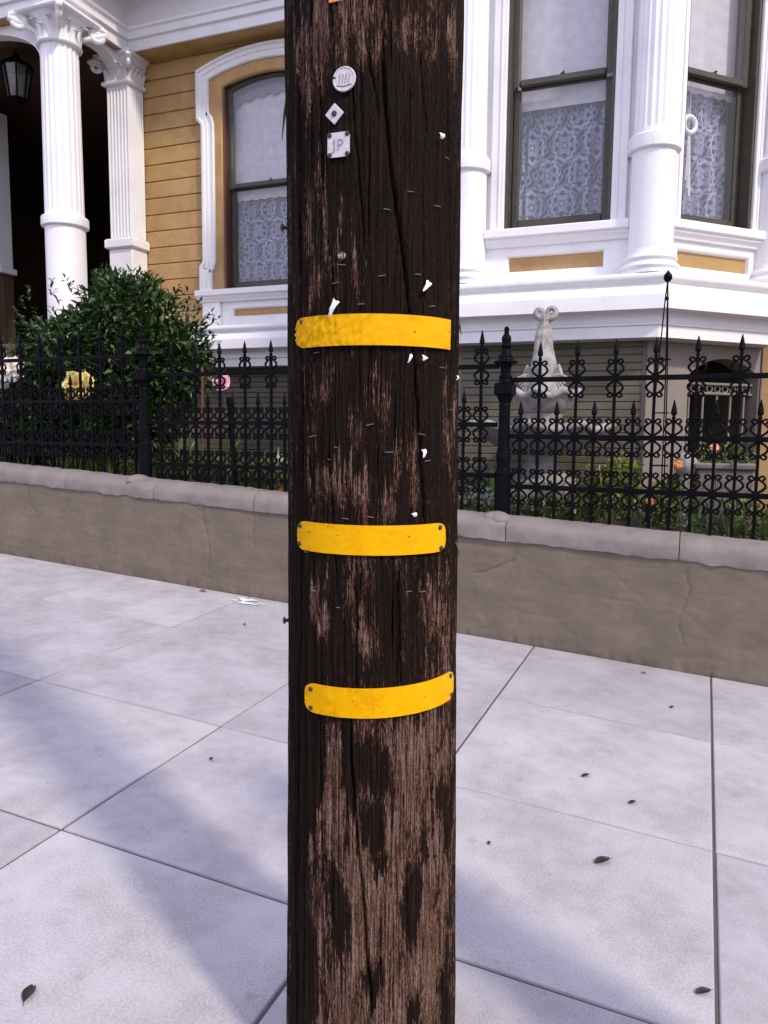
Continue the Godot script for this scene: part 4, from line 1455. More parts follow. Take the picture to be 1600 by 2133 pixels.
func fence() -> void:
	var line_basis := Basis(Vector3(1, 0, WALL_TURN).normalized(), Vector3.UP, Vector3(-WALL_TURN, 0, 1).normalized())
	var scroll := scroll_mesh()
	var flip := Basis(Vector3(1, 0, 0), Vector3(0, -1, 0), Vector3(0, 0, -1))
	var panels := [[-6.18, -3.58, 1.715, 1.40, 1.09, "leftmost black iron fence panel with scrollwork, in front of the dark bush", -6.076],
		[-3.58, -0.985, 1.578, 1.252, 0.963, "black iron fence panel with spear tips passing behind the wooden pole", -3.434],
		[-0.985, 1.62, 1.500, 1.187, 0.905, "black iron fence panel with scrollwork in front of the fountain and bay window", -0.892]]
	for p in panels:
		var x0: float = p[0]
		var x1: float = p[1]
		var base := Vector3(x0, wall_top(x0), wall_line(x0, 0.13))
		var o := thing("iron_fence", p[5], "fence", base, "iron fence panels on the garden wall")
		o.basis = line_basis
		for k in 3:
			var b := MB.new()
			var y: float = p[2 + k] - base.y
			b.box(Vector3(0.035, y - 0.0135, -0.0095), Vector3(x1 - x0 - 0.035, y + 0.0135, 0.0095), 0.003)
			done(o, "rail", b, M.iron)
		var x: float = p[6]
		var tall := false
		while x < x1 - 0.05:
			if x > x0 + 0.05:
				var lx := x - x0
				var tip: float = (p[2] + 0.205 if tall else p[3] + 0.198) - base.y
				var pk := put(o, "picket", picket_mesh(wall_top(x) - base.y - 0.03, tip), M.iron, Vector3(lx, 0, 0))
				for k in ([0, 1, 2] if tall else [1, 2]):
					var y: float = p[2 + k] - base.y
					put(pk, "scroll", scroll, M.iron, Vector3(0, y + 0.011, 0))
					var lo := put(pk, "scroll", scroll, M.iron, Vector3(0, y - 0.011, 0))
					lo.basis = flip
			x += 0.1005
			tall = not tall
	# posts
	var prof := [[0.0, 0.0], [0.047, 0.0], [0.047, 0.215], [0.050, 0.22], [0.051, 0.232], [0.043, 0.24], [0.038, 0.246], [0.040, 0.252], [0.036, 0.258], [0.036, 0.272], [0.041, 0.30], [0.042, 0.325], [0.038, 0.35], [0.035, 0.362], [0.039, 0.368], [0.034, 0.375], [0.031, 0.60], [0.034, 0.612], [0.030, 0.622], [0.034, 0.636], [0.044, 0.658], [0.052, 0.668]]
	var prof2 := [[0.052, 0.735], [0.044, 0.74], [0.036, 0.745], [0.032, 0.757], [0.037, 0.766], [0.036, 0.775], [0.029, 0.782], [0.027, 0.80], [0.031, 0.823], [0.038, 0.838], [0.060, 0.845], [0.065, 0.851], [0.060, 0.858], [0.045, 0.864], [0.043, 0.872], [0.039, 0.876], [0.040, 0.884], [0.031, 0.896], [0.028, 0.914], [0.022, 0.922], [0.030, 0.936], [0.033, 0.942], [0.028, 0.95], [0.022, 0.957], [0.027, 0.972], [0.025, 0.99], [0.017, 1.003], [0.012, 1.009], [0.015, 1.015], [0.012, 1.022], [0.014, 1.03], [0.014, 1.038], [0.008, 1.046], [0.0, 1.049]]
	var labels := {-6.18: "cast iron fence post at the far left, near the porch steps", -3.58: "cast iron fence post with turned finial standing in front of the dark bush", -0.985: "cast iron fence post with turned finial between the wooden pole and the fountain", 1.62: "cast iron fence post at the far right end of the fence"}
	for x in labels:
		var at := Vector3(x, wall_top(x) + 0.002, wall_line(x, 0.13))
		var o := thing("fence_post", labels[x], "post", at, "cast iron fence posts")
		o.basis = line_basis
		var b := MB.new()
		b.lathe(prof, 20)
		b.box(Vector3(-0.052, 0.668, -0.052), Vector3(0.052, 0.735, 0.052), 0.008)
		done(o, "shaft", b, M.iron)
		b = MB.new()
		b.lathe(prof2, 20)
		for k in 14:
			var t := TAU * k / 14.0
			b.tube([Vector3(sin(t) * 0.05, 0.846, cos(t) * 0.05), Vector3(sin(t) * 0.068, 0.852, cos(t) * 0.068)], [0.007, 0.004], 6)
		done(o, "finial", b, M.iron)


# ------------------------------------------------------------------ fountain
func shell_bowl(b: MB, y_rim: float, r: float, depth: float, lobes: int, foot: float) -> void:
	var outer := []
	var inner := []
	var n := lobes * 10
	for j in 9:
		var e := j / 8.0
		var ro := PackedVector3Array()
		var ri := PackedVector3Array()
		for i in n + 1:
			var t := TAU * i / n
			var lobe := cos(t * lobes)
			var rad := lerpf(foot, r, pow(e, 0.62)) * (1.0 + 0.045 * lobe * e)
			var y := y_rim - depth + depth * pow(e, 1.5) + 0.018 * lobe * e * e
			ro.append(Vector3(sin(t) * rad, y, cos(t) * rad))
			ri.append(Vector3(sin(t) * (rad - 0.02), y + 0.016 * (1.0 - e) + 0.004, cos(t) * (rad - 0.02)))
		outer.append(ro)
		inner.append(ri)
	b.grid(outer)
	inner.reverse()
	b.grid(inner)
	var lip := []
	for q in [[0.0, 0.0], [0.016, 0.004], [0.022, 0.022], [0.014, 0.04], [-0.012, 0.044]]:
		var row := PackedVector3Array()
		for p in outer[8]:
			var d := Vector3(p.x, 0, p.z).normalized()
			row.append(p + d * q[0] + Vector3(0, q[1] - 0.012, 0))
		lip.append(row)
	b.grid(lip)
	b.grid([lip[4], inner[0]])


func fountain() -> void:
	var f := thing("garden_fountain", "pale stone two-tier shell fountain topped by an upturned dolphin tail, behind the fence", "fountain", Vector3(-0.885, 0.70, -4.95))
	var y := -0.70
	var b := MB.new()
	b.box(Vector3(-0.2, 0.0, -0.2), Vector3(0.2, 0.22, 0.2), 0.015)
	b.lathe([[0.17, 0.22], [0.17, 0.25], [0.12, 0.27], [0.10, 0.32], [0.12, 0.37], [0.16, 0.39]], 24)
	done(f, "pedestal", b, M.stone)
	b = MB.new()
	shell_bowl(b, 1.235 + y, 0.425, 0.15, 9, 0.12)
	done(f, "lower_basin", b, M.stone)
	b = MB.new()
	b.lathe([[0.10, 1.10 + y], [0.13, 1.20 + y], [0.135, 1.24 + y], [0.12, 1.25 + y], [0.115, 1.29 + y], [0.13, 1.32 + y], [0.10, 1.345 + y]], 28, Vector3.ZERO, 14, 0.008, 1.24 + y, 1.33 + y)
	done(f, "stem", b, M.stone)
	b = MB.new()
	shell_bowl(b, 1.44 + y, 0.212, 0.11, 8, 0.09)
	done(f, "upper_basin", b, M.stone)
	# dolphin: fluted fins at the foot, swelling body, narrow tail with two curled flukes
	b = MB.new()
	var nz := noise(500, 14.0, 3)
	var rows := []
	var prof := [[0.085, 1.36], [0.10, 1.42], [0.115, 1.47], [0.098, 1.52], [0.078, 1.56], [0.09, 1.60], [0.082, 1.65], [0.066, 1.69], [0.058, 1.74], [0.053, 1.79], [0.045, 1.83], [0.034, 1.865], [0.030, 1.90], [0.034, 1.93], [0.02, 1.95]]
	for q in prof:
		var row := PackedVector3Array()
		for i in 37:
			var t := TAU * i / 36.0
			var g: float = q[0] * (1.0 + 0.10 * sin(t * 2.0 + q[1] * 9.0)) + nz.get_noise_3d(sin(t) * 0.3, q[1], cos(t) * 0.3) * 0.012
			row.append(Vector3(sin(t) * g + sin(q[1] * 6.0) * 0.006, q[1] + y, cos(t) * g))
		rows.append(row)
	b.grid(rows)
	done(f, "dolphin_body", b, M.stone)
	for s in [-1.0, 1.0]:
		b = MB.new()
		var pts := []
		var rad := []
		for j in 15:
			var e := j / 14.0
			var a := -PI * 0.5 + e * TAU * 0.95
			var rr := (0.024 if s < 0.0 else 0.030) * (1.0 - e * 0.35)
			pts.append(Vector3(s * (0.036 + cos(a) * rr), 1.953 + y + sin(a) * rr * 1.1, 0.004))
			rad.append(0.021 * (1.0 - 0.35 * e))
		b.tube([Vector3(s * 0.008, 1.90 + y, 0.0)] + pts, [0.02] + rad, 8)
		done(f, "tail_fluke", b, M.stone)
		b = MB.new()                              # side fin: ribbed fan low on the body
		for k in 7:
			var a := lerpf(0.1, 1.25, k / 6.0)
			b.tube([Vector3(s * 0.05, 1.56 + y, 0.03), Vector3(s * (0.05 + cos(a) * 0.06), 1.56 + y - sin(a) * 0.05 + 0.01, 0.05), Vector3(s * (0.05 + cos(a) * 0.105), 1.56 + y - sin(a) * 0.11, 0.055)], [0.012, 0.012, 0.009], 6)
		for k in 4:
			b.tube([Vector3(s * 0.06, 1.57 + y, 0.02), Vector3(s * (0.10 + k * 0.004), 1.62 + y - k * 0.012, 0.03), Vector3(s * (0.118 - k * 0.006), 1.565 + y - k * 0.004, 0.035)], [0.016, 0.018, 0.012], 6)
		done(f, "fin", b, M.stone)


# ------------------------------------------------------------------ planting
func leaf_cloud(b: MB, blobs: Array, count: int, size: float, ratio: float, tones: Array, droop := 0.0) -> void:
	var total := 0.0
	for e in blobs:
		total += e[1].x * e[1].y * e[1].z
	for e in blobs:
		var n := int(count * e[1].x * e[1].y * e[1].z / total)
		for k in n:
			var d := Vector3(rng.randfn(), rng.randfn(), rng.randfn()).normalized()
			var r := pow(rng.randf(), 0.28)
			r *= 0.86 + 0.22 * sin(d.x * 7.0 + e[0].x * 5.0) * cos(d.y * 6.0 + e[0].y * 3.0) + rng.randf() * 0.1
			var p: Vector3 = e[0] + Vector3(d.x * e[1].x, d.y * e[1].y, d.z * e[1].z) * r
			var dir := (d + Vector3(rng.randfn(), rng.randfn(), rng.randfn()) * 0.75 + Vector3(0, 0.15 - droop, 0)).normalized()
			var up := (Vector3.UP + Vector3(rng.randfn(), rng.randfn(), rng.randfn()) * 0.5).normalized()
			var c: Color = tones[rng.randi() % tones.size()]
			c = c * rng.randf_range(0.75, 1.3)
			c.a = 1.0
			var l := size * rng.randf_range(0.65, 1.3)
			b.leaf(p, dir, up, l, l * ratio, c)


func blades(b: MB, at: Vector3, count: int, h: float, spread: float, w: float, c: Color) -> void:
	for k in count:
		var t := rng.randf() * TAU
		var lean := rng.randf_range(0.1, 1.0) * spread
		var d := Vector3(sin(t), 0, cos(t))
		var s := Vector3(cos(t + 0.8), 0, -sin(t + 0.8))
		var hh := h * rng.randf_range(0.6, 1.1)
		var p0 := at + d * rng.randf_range(0.0, 0.05)
		var cc := c * rng.randf_range(0.7, 1.35)
		cc.a = 1.0
		var k0 := b.v.size()
		for j in 6:
			var e := j / 5.0
			var p := p0 + d * lean * e * e + Vector3(0, hh * e * (1.0 - 0.12 * e * spread * 3.0), 0)
			var ww := w * (1.0 - pow(e, 2.2)) * 0.5 + 0.0008
			b.vert(p - s * ww, Vector2.ZERO, cc)
			b.vert(p + s * ww, Vector2.ZERO, cc)
		for j in 5:
			var a := k0 + j * 2
			b.tri(a, a + 1, a + 3)
			b.tri(a, a + 3, a + 2)


func blossom(b: MB, at: Vector3, r: float, petals: int, tiers: int, c0: Color, c1: Color, toward: Vector3) -> void:
	var z := toward.normalized()
	var x := Vector3.UP.cross(z).normalized()
	var yv := z.cross(x)
	for q in tiers:
		var open := 1.0 - q / float(tiers) * 0.85
		for k in petals:
			var t := TAU * (k + 0.5 * (q % 2)) / petals + q * 0.3 + rng.randf_range(-0.12, 0.12)
			var d := x * cos(t) + yv * sin(t)
			var s := -x * sin(t) + yv * cos(t)
			var c := c0.lerp(c1, q / float(tiers))
			c = c * rng.randf_range(0.88, 1.1)
			c.a = 1.0
			var k0 := b.v.size()
			for j in 5:
				var e := j / 4.0
				var out := r * open * e
				var rise := r * (0.55 * e * (1.0 - open * 0.75) + 0.16 * sin(e * PI) + q * 0.05)
				var wd := r * (0.12 + 0.5 * sin(minf(e * 1.9, PI * 0.52))) * lerpf(1.0, 0.55, 1.0 - open)
				for m in 3:
					var f := m - 1.0
					var ce := c1.lerp(c0, clampf(e * 1.3 - 0.2 + absf(f) * 0.15, 0.0, 1.0)).lerp(c, 0.35)
					ce.a = 1.0
					var ruffle := sin(f * 3.0 + k * 2.3 + q) * r * 0.10 * e
					b.vert(at + d * (out - absf(f) * r * 0.05) + s * f * wd + z * (rise + absf(f) * r * 0.16 + ruffle), Vector2.ZERO, ce)
			for j in 4:
				for m in 2:
					var a := k0 + j * 3 + m
					b.tri(a, a + 1, a + 4)
					b.tri(a, a + 4, a + 3)


func soil_y(x: float) -> float:
	return wall_top(x) - 0.03


func garden() -> void:
	var b := MB.new()
	var rows := []
	var nz := noise(600, 2.0, 3)
	for j in 15:
		var row := PackedVector3Array()
		for i in 81:
			var x := lerpf(-9.0, 3.5, i / 80.0)
			var z := lerpf(wall_line(x, 0.215), -6.9, j / 14.0)
			row.append(Vector3(x, soil_y(x) + nz.get_noise_2d(x, z) * 0.03 + (0.0 if j > 0 else -0.02), z))
		rows.append(row)
	b.grid(rows)
	structure("garden_soil", b, M.soil)

	# dark evergreen shrub on the left
	var g := [Color(0.012, 0.032, 0.006), Color(0.020, 0.050, 0.009), Color(0.050, 0.095, 0.018), Color(0.012, 0.036, 0.009), Color(0.034, 0.075, 0.012)]
	var sh := thing("evergreen_shrub", "large dark green leafy shrub in front of the porch columns", "shrub", Vector3(-4.35, soil_y(-4.35), -5.0))
	b = MB.new()
	b.use_col = true
	var o := sh.position
	leaf_cloud(b, [[Vector3(-4.15, 2.02, -5.0) - o, Vector3(0.42, 0.40, 0.36)], [Vector3(-4.55, 1.75, -4.95) - o, Vector3(0.55, 0.40, 0.36)], [Vector3(-3.78, 1.72, -5.0) - o, Vector3(0.36, 0.34, 0.32)], [Vector3(-4.95, 1.58, -5.0) - o, Vector3(0.45, 0.36, 0.34)], [Vector3(-4.2, 1.35, -4.95) - o, Vector3(0.62, 0.40, 0.34)], [Vector3(-4.8, 1.18, -5.0) - o, Vector3(0.5, 0.32, 0.32)], [Vector3(-5.3, 1.25, -5.05) - o, Vector3(0.4, 0.32, 0.3)]], 30000, 0.066, 0.46, g)
	# loose shoots that break the outline
	for k in 60:
		var t := rng.randf_range(-0.2, PI + 0.2)
		var p := Vector3(-4.3 + cos(t) * 0.85, 1.75 + sin(t) * 0.55, -4.95 + rng.randf_range(-0.2, 0.3)) - o
		var dir := Vector3(cos(t) + rng.randfn() * 0.3, sin(t) + 0.4, rng.randfn() * 0.4).normalized()
		for q in 9:
			var c: Color = g[rng.randi() % 5] * rng.randf_range(0.9, 1.5)
			c.a = 1.0
			b.leaf(p + dir * q * 0.017, (dir + Vector3(rng.randfn(), rng.randfn(), rng.randfn()) * 0.8).normalized(), Vector3.UP, 0.055, 0.022, c)
	done(sh, "foliage", b, M.bush)
	b = MB.new()
	for k in 7:
		var a := rng.randf() * TAU
		var e := Vector3(cos(a) * 0.45, 0.75 + rng.randf() * 0.4, sin(a) * 0.2)
		b.tube([Vector3(cos(a) * 0.04, -0.03, sin(a) * 0.04), e * 0.5 + Vector3(0, 0.08, 0), e], [0.022, 0.015, 0.008], 6)
	done(sh, "stem", b, M.dark_wood)

	# low mixed planting: nobody could count its leaves
	b = MB.new()
	b.use_col = true
	var mix := [Color(0.07, 0.12, 0.02), Color(0.13, 0.17, 0.03), Color(0.04, 0.09, 0.016), Color(0.17, 0.18, 0.05)]
	var blobs := []
	for k in 150:
		var x := rng.randf_range(-6.0, 1.6)
		var z := rng.randf_range(wall_line(x, 0.36), wall_line(x, 1.0))
		blobs.append([Vector3(x, soil_y(x) + 0.05, z), Vector3(rng.randf_range(0.08, 0.2), rng.randf_range(0.05, 0.19), rng.randf_range(0.06, 0.16))])
	leaf_cloud(b, blobs, 30000, 0.028, 0.5, mix)
	for k in 420:
		var x := rng.randf_range(-6.0, 1.6)
		blades(b, Vector3(x, soil_y(x) - 0.01, wall_line(x, rng.randf_range(0.28, 0.9))), 5, 0.17, 0.08, 0.008, mix[rng.randi() % 4])
	var gc := done(self, "ground_cover", b, M.bush)
	gc.set_meta("kind", "stuff")
	tag(gc, "low mixed green ground cover growing along the foot of the fence", "ground cover")

	# white alyssum by the post
	b = MB.new()
	b.use_col = true
	for k in 150:
		var x := -1.06 + rng.randfn() * 0.15
		var z := wall_line(x, 0.23 + absf(rng.randfn()) * 0.06)
		var c := Color(0.75, 0.74, 0.76) * rng.randf_range(0.8, 1.05)
		c.a = 1.0
		var p := Vector3(x, soil_y(x) + rng.randf_range(0.05, 0.16), z)
		for q in 12:
			b.leaf(p, Vector3(rng.randfn(), rng.randfn() + 0.4, rng.randfn()).normalized(), Vector3.UP, 0.013, 0.012, c)
	leaf_cloud(b, [[Vector3(-0.98, soil_y(-0.98) + 0.04, wall_line(-0.98, 0.30)), Vector3(0.32, 0.09, 0.12)]], 900, 0.022, 0.4, mix)
	var al := done(self, "white_alyssum", b, M.bush)
	al.set_meta("kind", "stuff")
	tag(al, "drift of tiny white flowers at the foot of the fence post right of the pole", "flowers")

	# sword-leaved clumps
	var ir := [[-3.28, -4.58, 16, 0.36, "clump of green sword-shaped leaves between the fence post and the brown stake"], [-2.84, -4.62, 14, 0.30, "clump of green sword-shaped leaves behind the leaning black post"], [-3.42, -4.62, 16, 0.44, "clump of long green sword-shaped leaves beside the dark shrub"], [-3.12, -4.66, 14, 0.36, "clump of green sword-shaped leaves below the pink flower"], [-2.66, -4.66, 12, 0.32, "clump of green sword-shaped leaves just left of the wooden pole"], [-1.10, -4.66, 12, 0.42, "clump of green sword-shaped leaves left of the fountain, behind the post"], [0.24, -4.68, 12, 0.34, "clump of green sword-shaped leaves at the right end of the bed"]]
	for e in ir:
		b = MB.new()
		b.use_col = true
		blades(b, Vector3.ZERO, e[2], e[3], 0.2, 0.026, Color(0.10, 0.18, 0.04))
		one("iris_plant", b, M.bush, e[4], "plant", "sword-leaved clumps along the fence", Vector3(e[0], soil_y(e[0]) - 0.02, e[1]))

	# yellow-green bushes to the right of the fountain
	var yb := [[-0.44, -4.78, 0.20, 0.34, "yellow-green leafy bush right of the fountain"], [-0.10, -4.85, 0.17, 0.27, "small yellow-green bush under the black plant support"]]
	for e in yb:
		b = MB.new()
		b.use_col = true
		leaf_cloud(b, [[Vector3(0, e[3] * 0.55, 0), Vector3(e[2], e[3] * 0.5, 0.14)], [Vector3(0.06, e[3] * 0.85, 0.02), Vector3(e[2] * 0.6, e[3] * 0.35, 0.1)]], 1500, 0.036, 0.45, [Color(0.18, 0.21, 0.03), Color(0.27, 0.27, 0.05), Color(0.10, 0.16, 0.025)])
		for k in 5:
			b.tube([Vector3(0, -0.02, 0), Vector3(rng.randf_range(-0.1, 0.1), e[3], rng.randf_range(-0.05, 0.05))], [0.005, 0.002], 5)
		one("leafy_bush", b, M.bush, e[4], "bush", "", Vector3(e[0], soil_y(e[0]) - 0.01, e[1]))

	# roses and other single flowers: stem, leaves, bloom
	var fl := [[Vector3(-5.04, 1.66, -4.70), 0.105, Color(0.80, 0.77, 0.76), Color(0.75, 0.60, 0.50), "rose", "big white rose at the far left edge of the shrub", 7, 5],
		[Vector3(-5.22, 1.56, -4.72), 0.085, Color(0.80, 0.77, 0.76), Color(0.75, 0.60, 0.50), "rose", "smaller white rose beside the big white one at the far left", 7, 4],
		[Vector3(-4.309, 1.52, -4.62), 0.118, Color(0.82, 0.70, 0.24), Color(0.70, 0.38, 0.02), "rose", "big full yellow rose glowing in front of the dark shrub", 7, 5],
		[Vector3(-3.075, 1.535, -4.66), 0.06, Color(0.75, 0.36, 0.46), Color(0.42, 0.03, 0.11), "hibiscus", "pink open flower at the right edge of the shrub", 5, 2],
		[Vector3(-0.06, 1.04, -4.60), 0.022, Color(0.80, 0.22, 0.03), Color(0.85, 0.35, 0.05), "poppy", "orange flower below the black plant support", 5, 2],
		[Vector3(0.12, 1.14, -4.62), 0.024, Color(0.82, 0.30, 0.15), Color(0.8, 0.5, 0.35), "poppy", "peach-orange flower in front of the arched basement window", 5, 2],
		[Vector3(-0.20, 0.83, -4.56), 0.022, Color(0.85, 0.25, 0.03), Color(0.9, 0.4, 0.05), "poppy", "low orange flower near the bottom rail at right", 5, 2],
		[Vector3(-2.56, 0.80, -4.58), 0.02, Color(0.75, 0.10, 0.03), Color(0.8, 0.2, 0.05), "poppy", "small red-orange flower near the wall left of the pole", 5, 2],
		[Vector3(-2.60, 1.02, -4.64), 0.03, Color(0.80, 0.68, 0.50), Color(0.8, 0.75, 0.65), "daisy", "cream flower behind the fence just left of the pole", 7, 2],
		[Vector3(-3.36, 1.02, -4.60), 0.016, Color(0.80, 0.60, 0.05), Color(0.8, 0.6, 0.1), "daisy", "tiny yellow flower beside the left fence post", 6, 2]]
	for e in fl:
		var at := Vector3(e[0].x, soil_y(e[0].x) - 0.02, e[0].z)
		var h: float = e[0].y - at.y
		var r: float = e[1]
		var fn := thing(e[4], e[5], "flower", at)
		b = MB.new()
		b.use_col = true
		var bow := Vector3(0.02, h * 0.5, -0.03)
		b.tube([Vector3.ZERO, bow, Vector3(0, h, 0) - Vector3(0.1, -0.3, 1.0).normalized() * 0.01], [0.005, 0.004, 0.003], 6)
		for i in range(b.col.size()):
			b.col[i] = Color(0.05, 0.09, 0.02)
		for k in int(h * 14.0):
			var t := rng.randf() * TAU
			b.leaf(bow * (k / (h * 14.0)) * 1.8, Vector3(cos(t), 0.3, sin(t)).normalized(), Vector3.UP, 0.05, 0.024, Color(0.04, 0.085, 0.02))
		done(fn, "stem", b, M.bush)
		b = MB.new()
		b.use_col = true
		blossom(b, Vector3(0, h, 0), r, e[6], e[7], e[2], e[3], Vector3(0.3, 0.25, 1.0))
		done(fn, "bloom", b, M.bush)

	# tall sprig whose top leaves show beside the pole
	b = MB.new()
	b.use_col = true
	b.tube([Vector3(0, -0.02, 0), Vector3(0.03, 0.5, 0.0), Vector3(0.0, 0.96, 0.0)], [0.008, 0.006, 0.003], 6)
	for i in b.col.size():
		b.col[i] = Color(0.05, 0.06, 0.025)
	for k in 26:
		var t := rng.randf() * TAU
		b.leaf(Vector3(0.0, 0.66 + k * 0.0125, 0.0), Vector3(cos(t), rng.randf_range(-0.3, 0.5), sin(t)).normalized(), Vector3.UP, 0.085, 0.03, Color(0.05, 0.085, 0.03) * rng.randf_range(0.7, 1.4))
	one("leafy_sprig", b, M.bush, "tall leafy sprig showing above the fence just left of the pole", "plant", "", Vector3(-2.50, soil_y(-2.5), -4.72))
	# stakes and supports
	b = MB.new()
	b.tube([Vector3(0, -0.05, 0), Vector3(0.01, 0.82, 0)], [0.011, 0.010], 8)
	one("garden_stake", b, M.stop, "thin brown wooden stake beside the pink flower", "stake", "", Vector3(-3.22, soil_y(-3.22), -4.62))
	b = MB.new()
	b.tube([Vector3(0.05, -0.05, 0), Vector3(0, 0.62, 0)], [0.020, 0.017], 8)
	one("leaning_post", b, M.iron, "thick black post leaning behind the fence under the pink flower", "post", "", Vector3(-2.98, soil_y(-2.98), -4.60))
	b = MB.new()
	b.use_col = true
	for k in 8:
		b.tube([Vector3(0, -0.04 + k * 0.07, 0), Vector3(0, -0.04 + k * 0.07 + 0.068, 0)], [0.006], 6)
		var c := Color(0.75, 0.28, 0.10) if k % 2 == 0 else Color(0.7, 0.66, 0.6)
		for i in range(b.col.size() - 26, b.col.size()):
			b.col[i] = c
	one("marker_rod", b, M.bush, "slim orange and white marker rod left of the wooden pole", "rod", "", Vector3(-2.60, soil_y(-2.60), -4.70))
	var ob := thing("plant_support", "tall black wire plant support with a ball on top, before the bay corner", "plant support", Vector3(-0.165, soil_y(-0.165), -4.70))
	var topy := 2.065 - ob.position.y
	for k in 3:
		b = MB.new()
		var t := TAU * k / 3.0 + 0.4
		b.tube([Vector3(sin(t) * 0.06, -0.05, cos(t) * 0.06), Vector3(sin(t) * 0.035, topy * 0.6, cos(t) * 0.035), Vector3(sin(t) * 0.008, topy - 0.09, cos(t) * 0.008), Vector3(0, topy, 0)], [0.004], 6)
		done(ob, "rod", b, M.iron)
	b = MB.new()
	b.lathe([[0.0, topy - 0.012], [0.014, topy - 0.008], [0.024, topy + 0.01], [0.022, topy + 0.028], [0.012, topy + 0.04], [0.004, topy + 0.052], [0.0, topy + 0.056]], 14)
	b.lathe([[0.008, topy - 0.11], [0.013, topy - 0.10], [0.008, topy - 0.09]], 10)
	done(ob, "ball", b, M.iron)
	b = MB.new()
	for k in 3:
		var pts := []
		for j in 17:
			var t := TAU * j / 16.0
			pts.append(Vector3(sin(t) * (0.05 - k * 0.008), 0.35 + k * 0.3, cos(t) * (0.05 - k * 0.008)))
		b.tube(pts, [0.003], 5)
	done(ob, "hoop", b, M.iron)
	var pot := thing("planter_box", "low whitish planter box behind the fence at the right", "planter", Vector3(0.19, soil_y(0.19), -4.86))
	b = MB.new()
	b.box(Vector3(-0.15, -0.02, -0.1), Vector3(0.15, 0.35, 0.1), 0.01)
	b.box(Vector3(-0.165, 0.35, -0.115), Vector3(0.165, 0.385, 0.115), 0.008)
	done(pot, "box", b, M.coping)
	b = MB.new()
	b.use_col = true
	leaf_cloud(b, [[Vector3(0, 0.42, 0), Vector3(0.17, 0.07, 0.12)]], 500, 0.03, 0.5, mix)
	done(pot, "foliage", b, M.bush)
	b = MB.new()
	var br := []
	for j in 11:
		var row := PackedVector3Array()
		var e := PI * j / 10.0 - PI * 0.5
		for i in 25:
			var t := TAU * i / 24.0
			var r := cos(e) * (0.065 + nz.get_noise_3d(sin(t) * 3.0, e * 2.0, cos(t) * 3.0) * 0.012)
			row.append(Vector3(sin(t) * r, 0.07 + sin(e) * 0.075, cos(t) * r))
		br.append(row)
	b.grid(br)
	b.lathe([[0.07, -0.30], [0.05, -0.26], [0.035, -0.1], [0.045, 0.0], [0.04, 0.01]], 16)
	one("stone_ball_ornament", b, M.stone, "grey stone ball on a short pedestal beside the planter box", "ornament", "", Vector3(-0.02, soil_y(0.0) + 0.29, -4.80))
	# ring ornament hanging in the right-hand bay window
	var tr := facing(BAY[2], BAY[3])
	var hang := thing("window_ornament", "white ring ornament with a ribbon hanging inside the right bay window", "ornament", tr * Vector3(0.385, 3.275, -0.135))
	hang.basis = tr.basis
	b = MB.new()
	var ring := []
	for j in 25:
		var t := TAU * j / 24.0
		ring.append(Vector3(sin(t) * 0.052, cos(t) * 0.052, 0))
	b.tube(ring, [0.017], 8)
	b.tube([Vector3(0, 0.06, 0), Vector3(0, 0.30, 0)], [0.002], 4)
	done(hang, "ring", b, M.white)
	b = MB.new()
	for k in 3:
		b.grid([PackedVector3Array([Vector3(-0.015 + k * 0.012, -0.36 - k * 0.05, 0.004 * k), Vector3(0.006 + k * 0.012, -0.36 - k * 0.05, 0.004 * k)]), PackedVector3Array([Vector3(-0.01 + k * 0.004, -0.065, 0.002), Vector3(0.004 + k * 0.004, -0.065, 0.002)])])
	done(hang, "ribbon", b, M.cloth)


# ------------------------------------------------------------------ utility pole
const POLE := Vector3(-0.5159, 0.0, -1.2584)
const POLE_LEAN := Vector3(-0.00367, 1.0, 0.00152)


func pole_radius(y: float) -> float:
	if y < 0.2:
		return 0.1575
	if y < 1.1:
		return lerpf(0.157, 0.1465, (y - 0.2) / 0.9)
	if y < 1.9:
		return lerpf(0.1465, 0.1455, (y - 1.1) / 0.8)
	return 0.1455 - (y - 1.9) * 0.004


func pole_at(deg: float, y: float, off := 0.0) -> Vector3:
	var t := deg_to_rad(deg)
	var r := pole_radius(y) + off
	return POLE + POLE_LEAN * y + Vector3(sin(t) * r, 0, cos(t) * r)


func pole_frame(deg: float, y: float, off := 0.0) -> Transform3D:
	var t := deg_to_rad(deg)
	return Transform3D(Basis(Vector3(cos(t), 0, -sin(t)), Vector3.UP, Vector3(sin(t), 0, cos(t))), pole_at(deg, y, off))


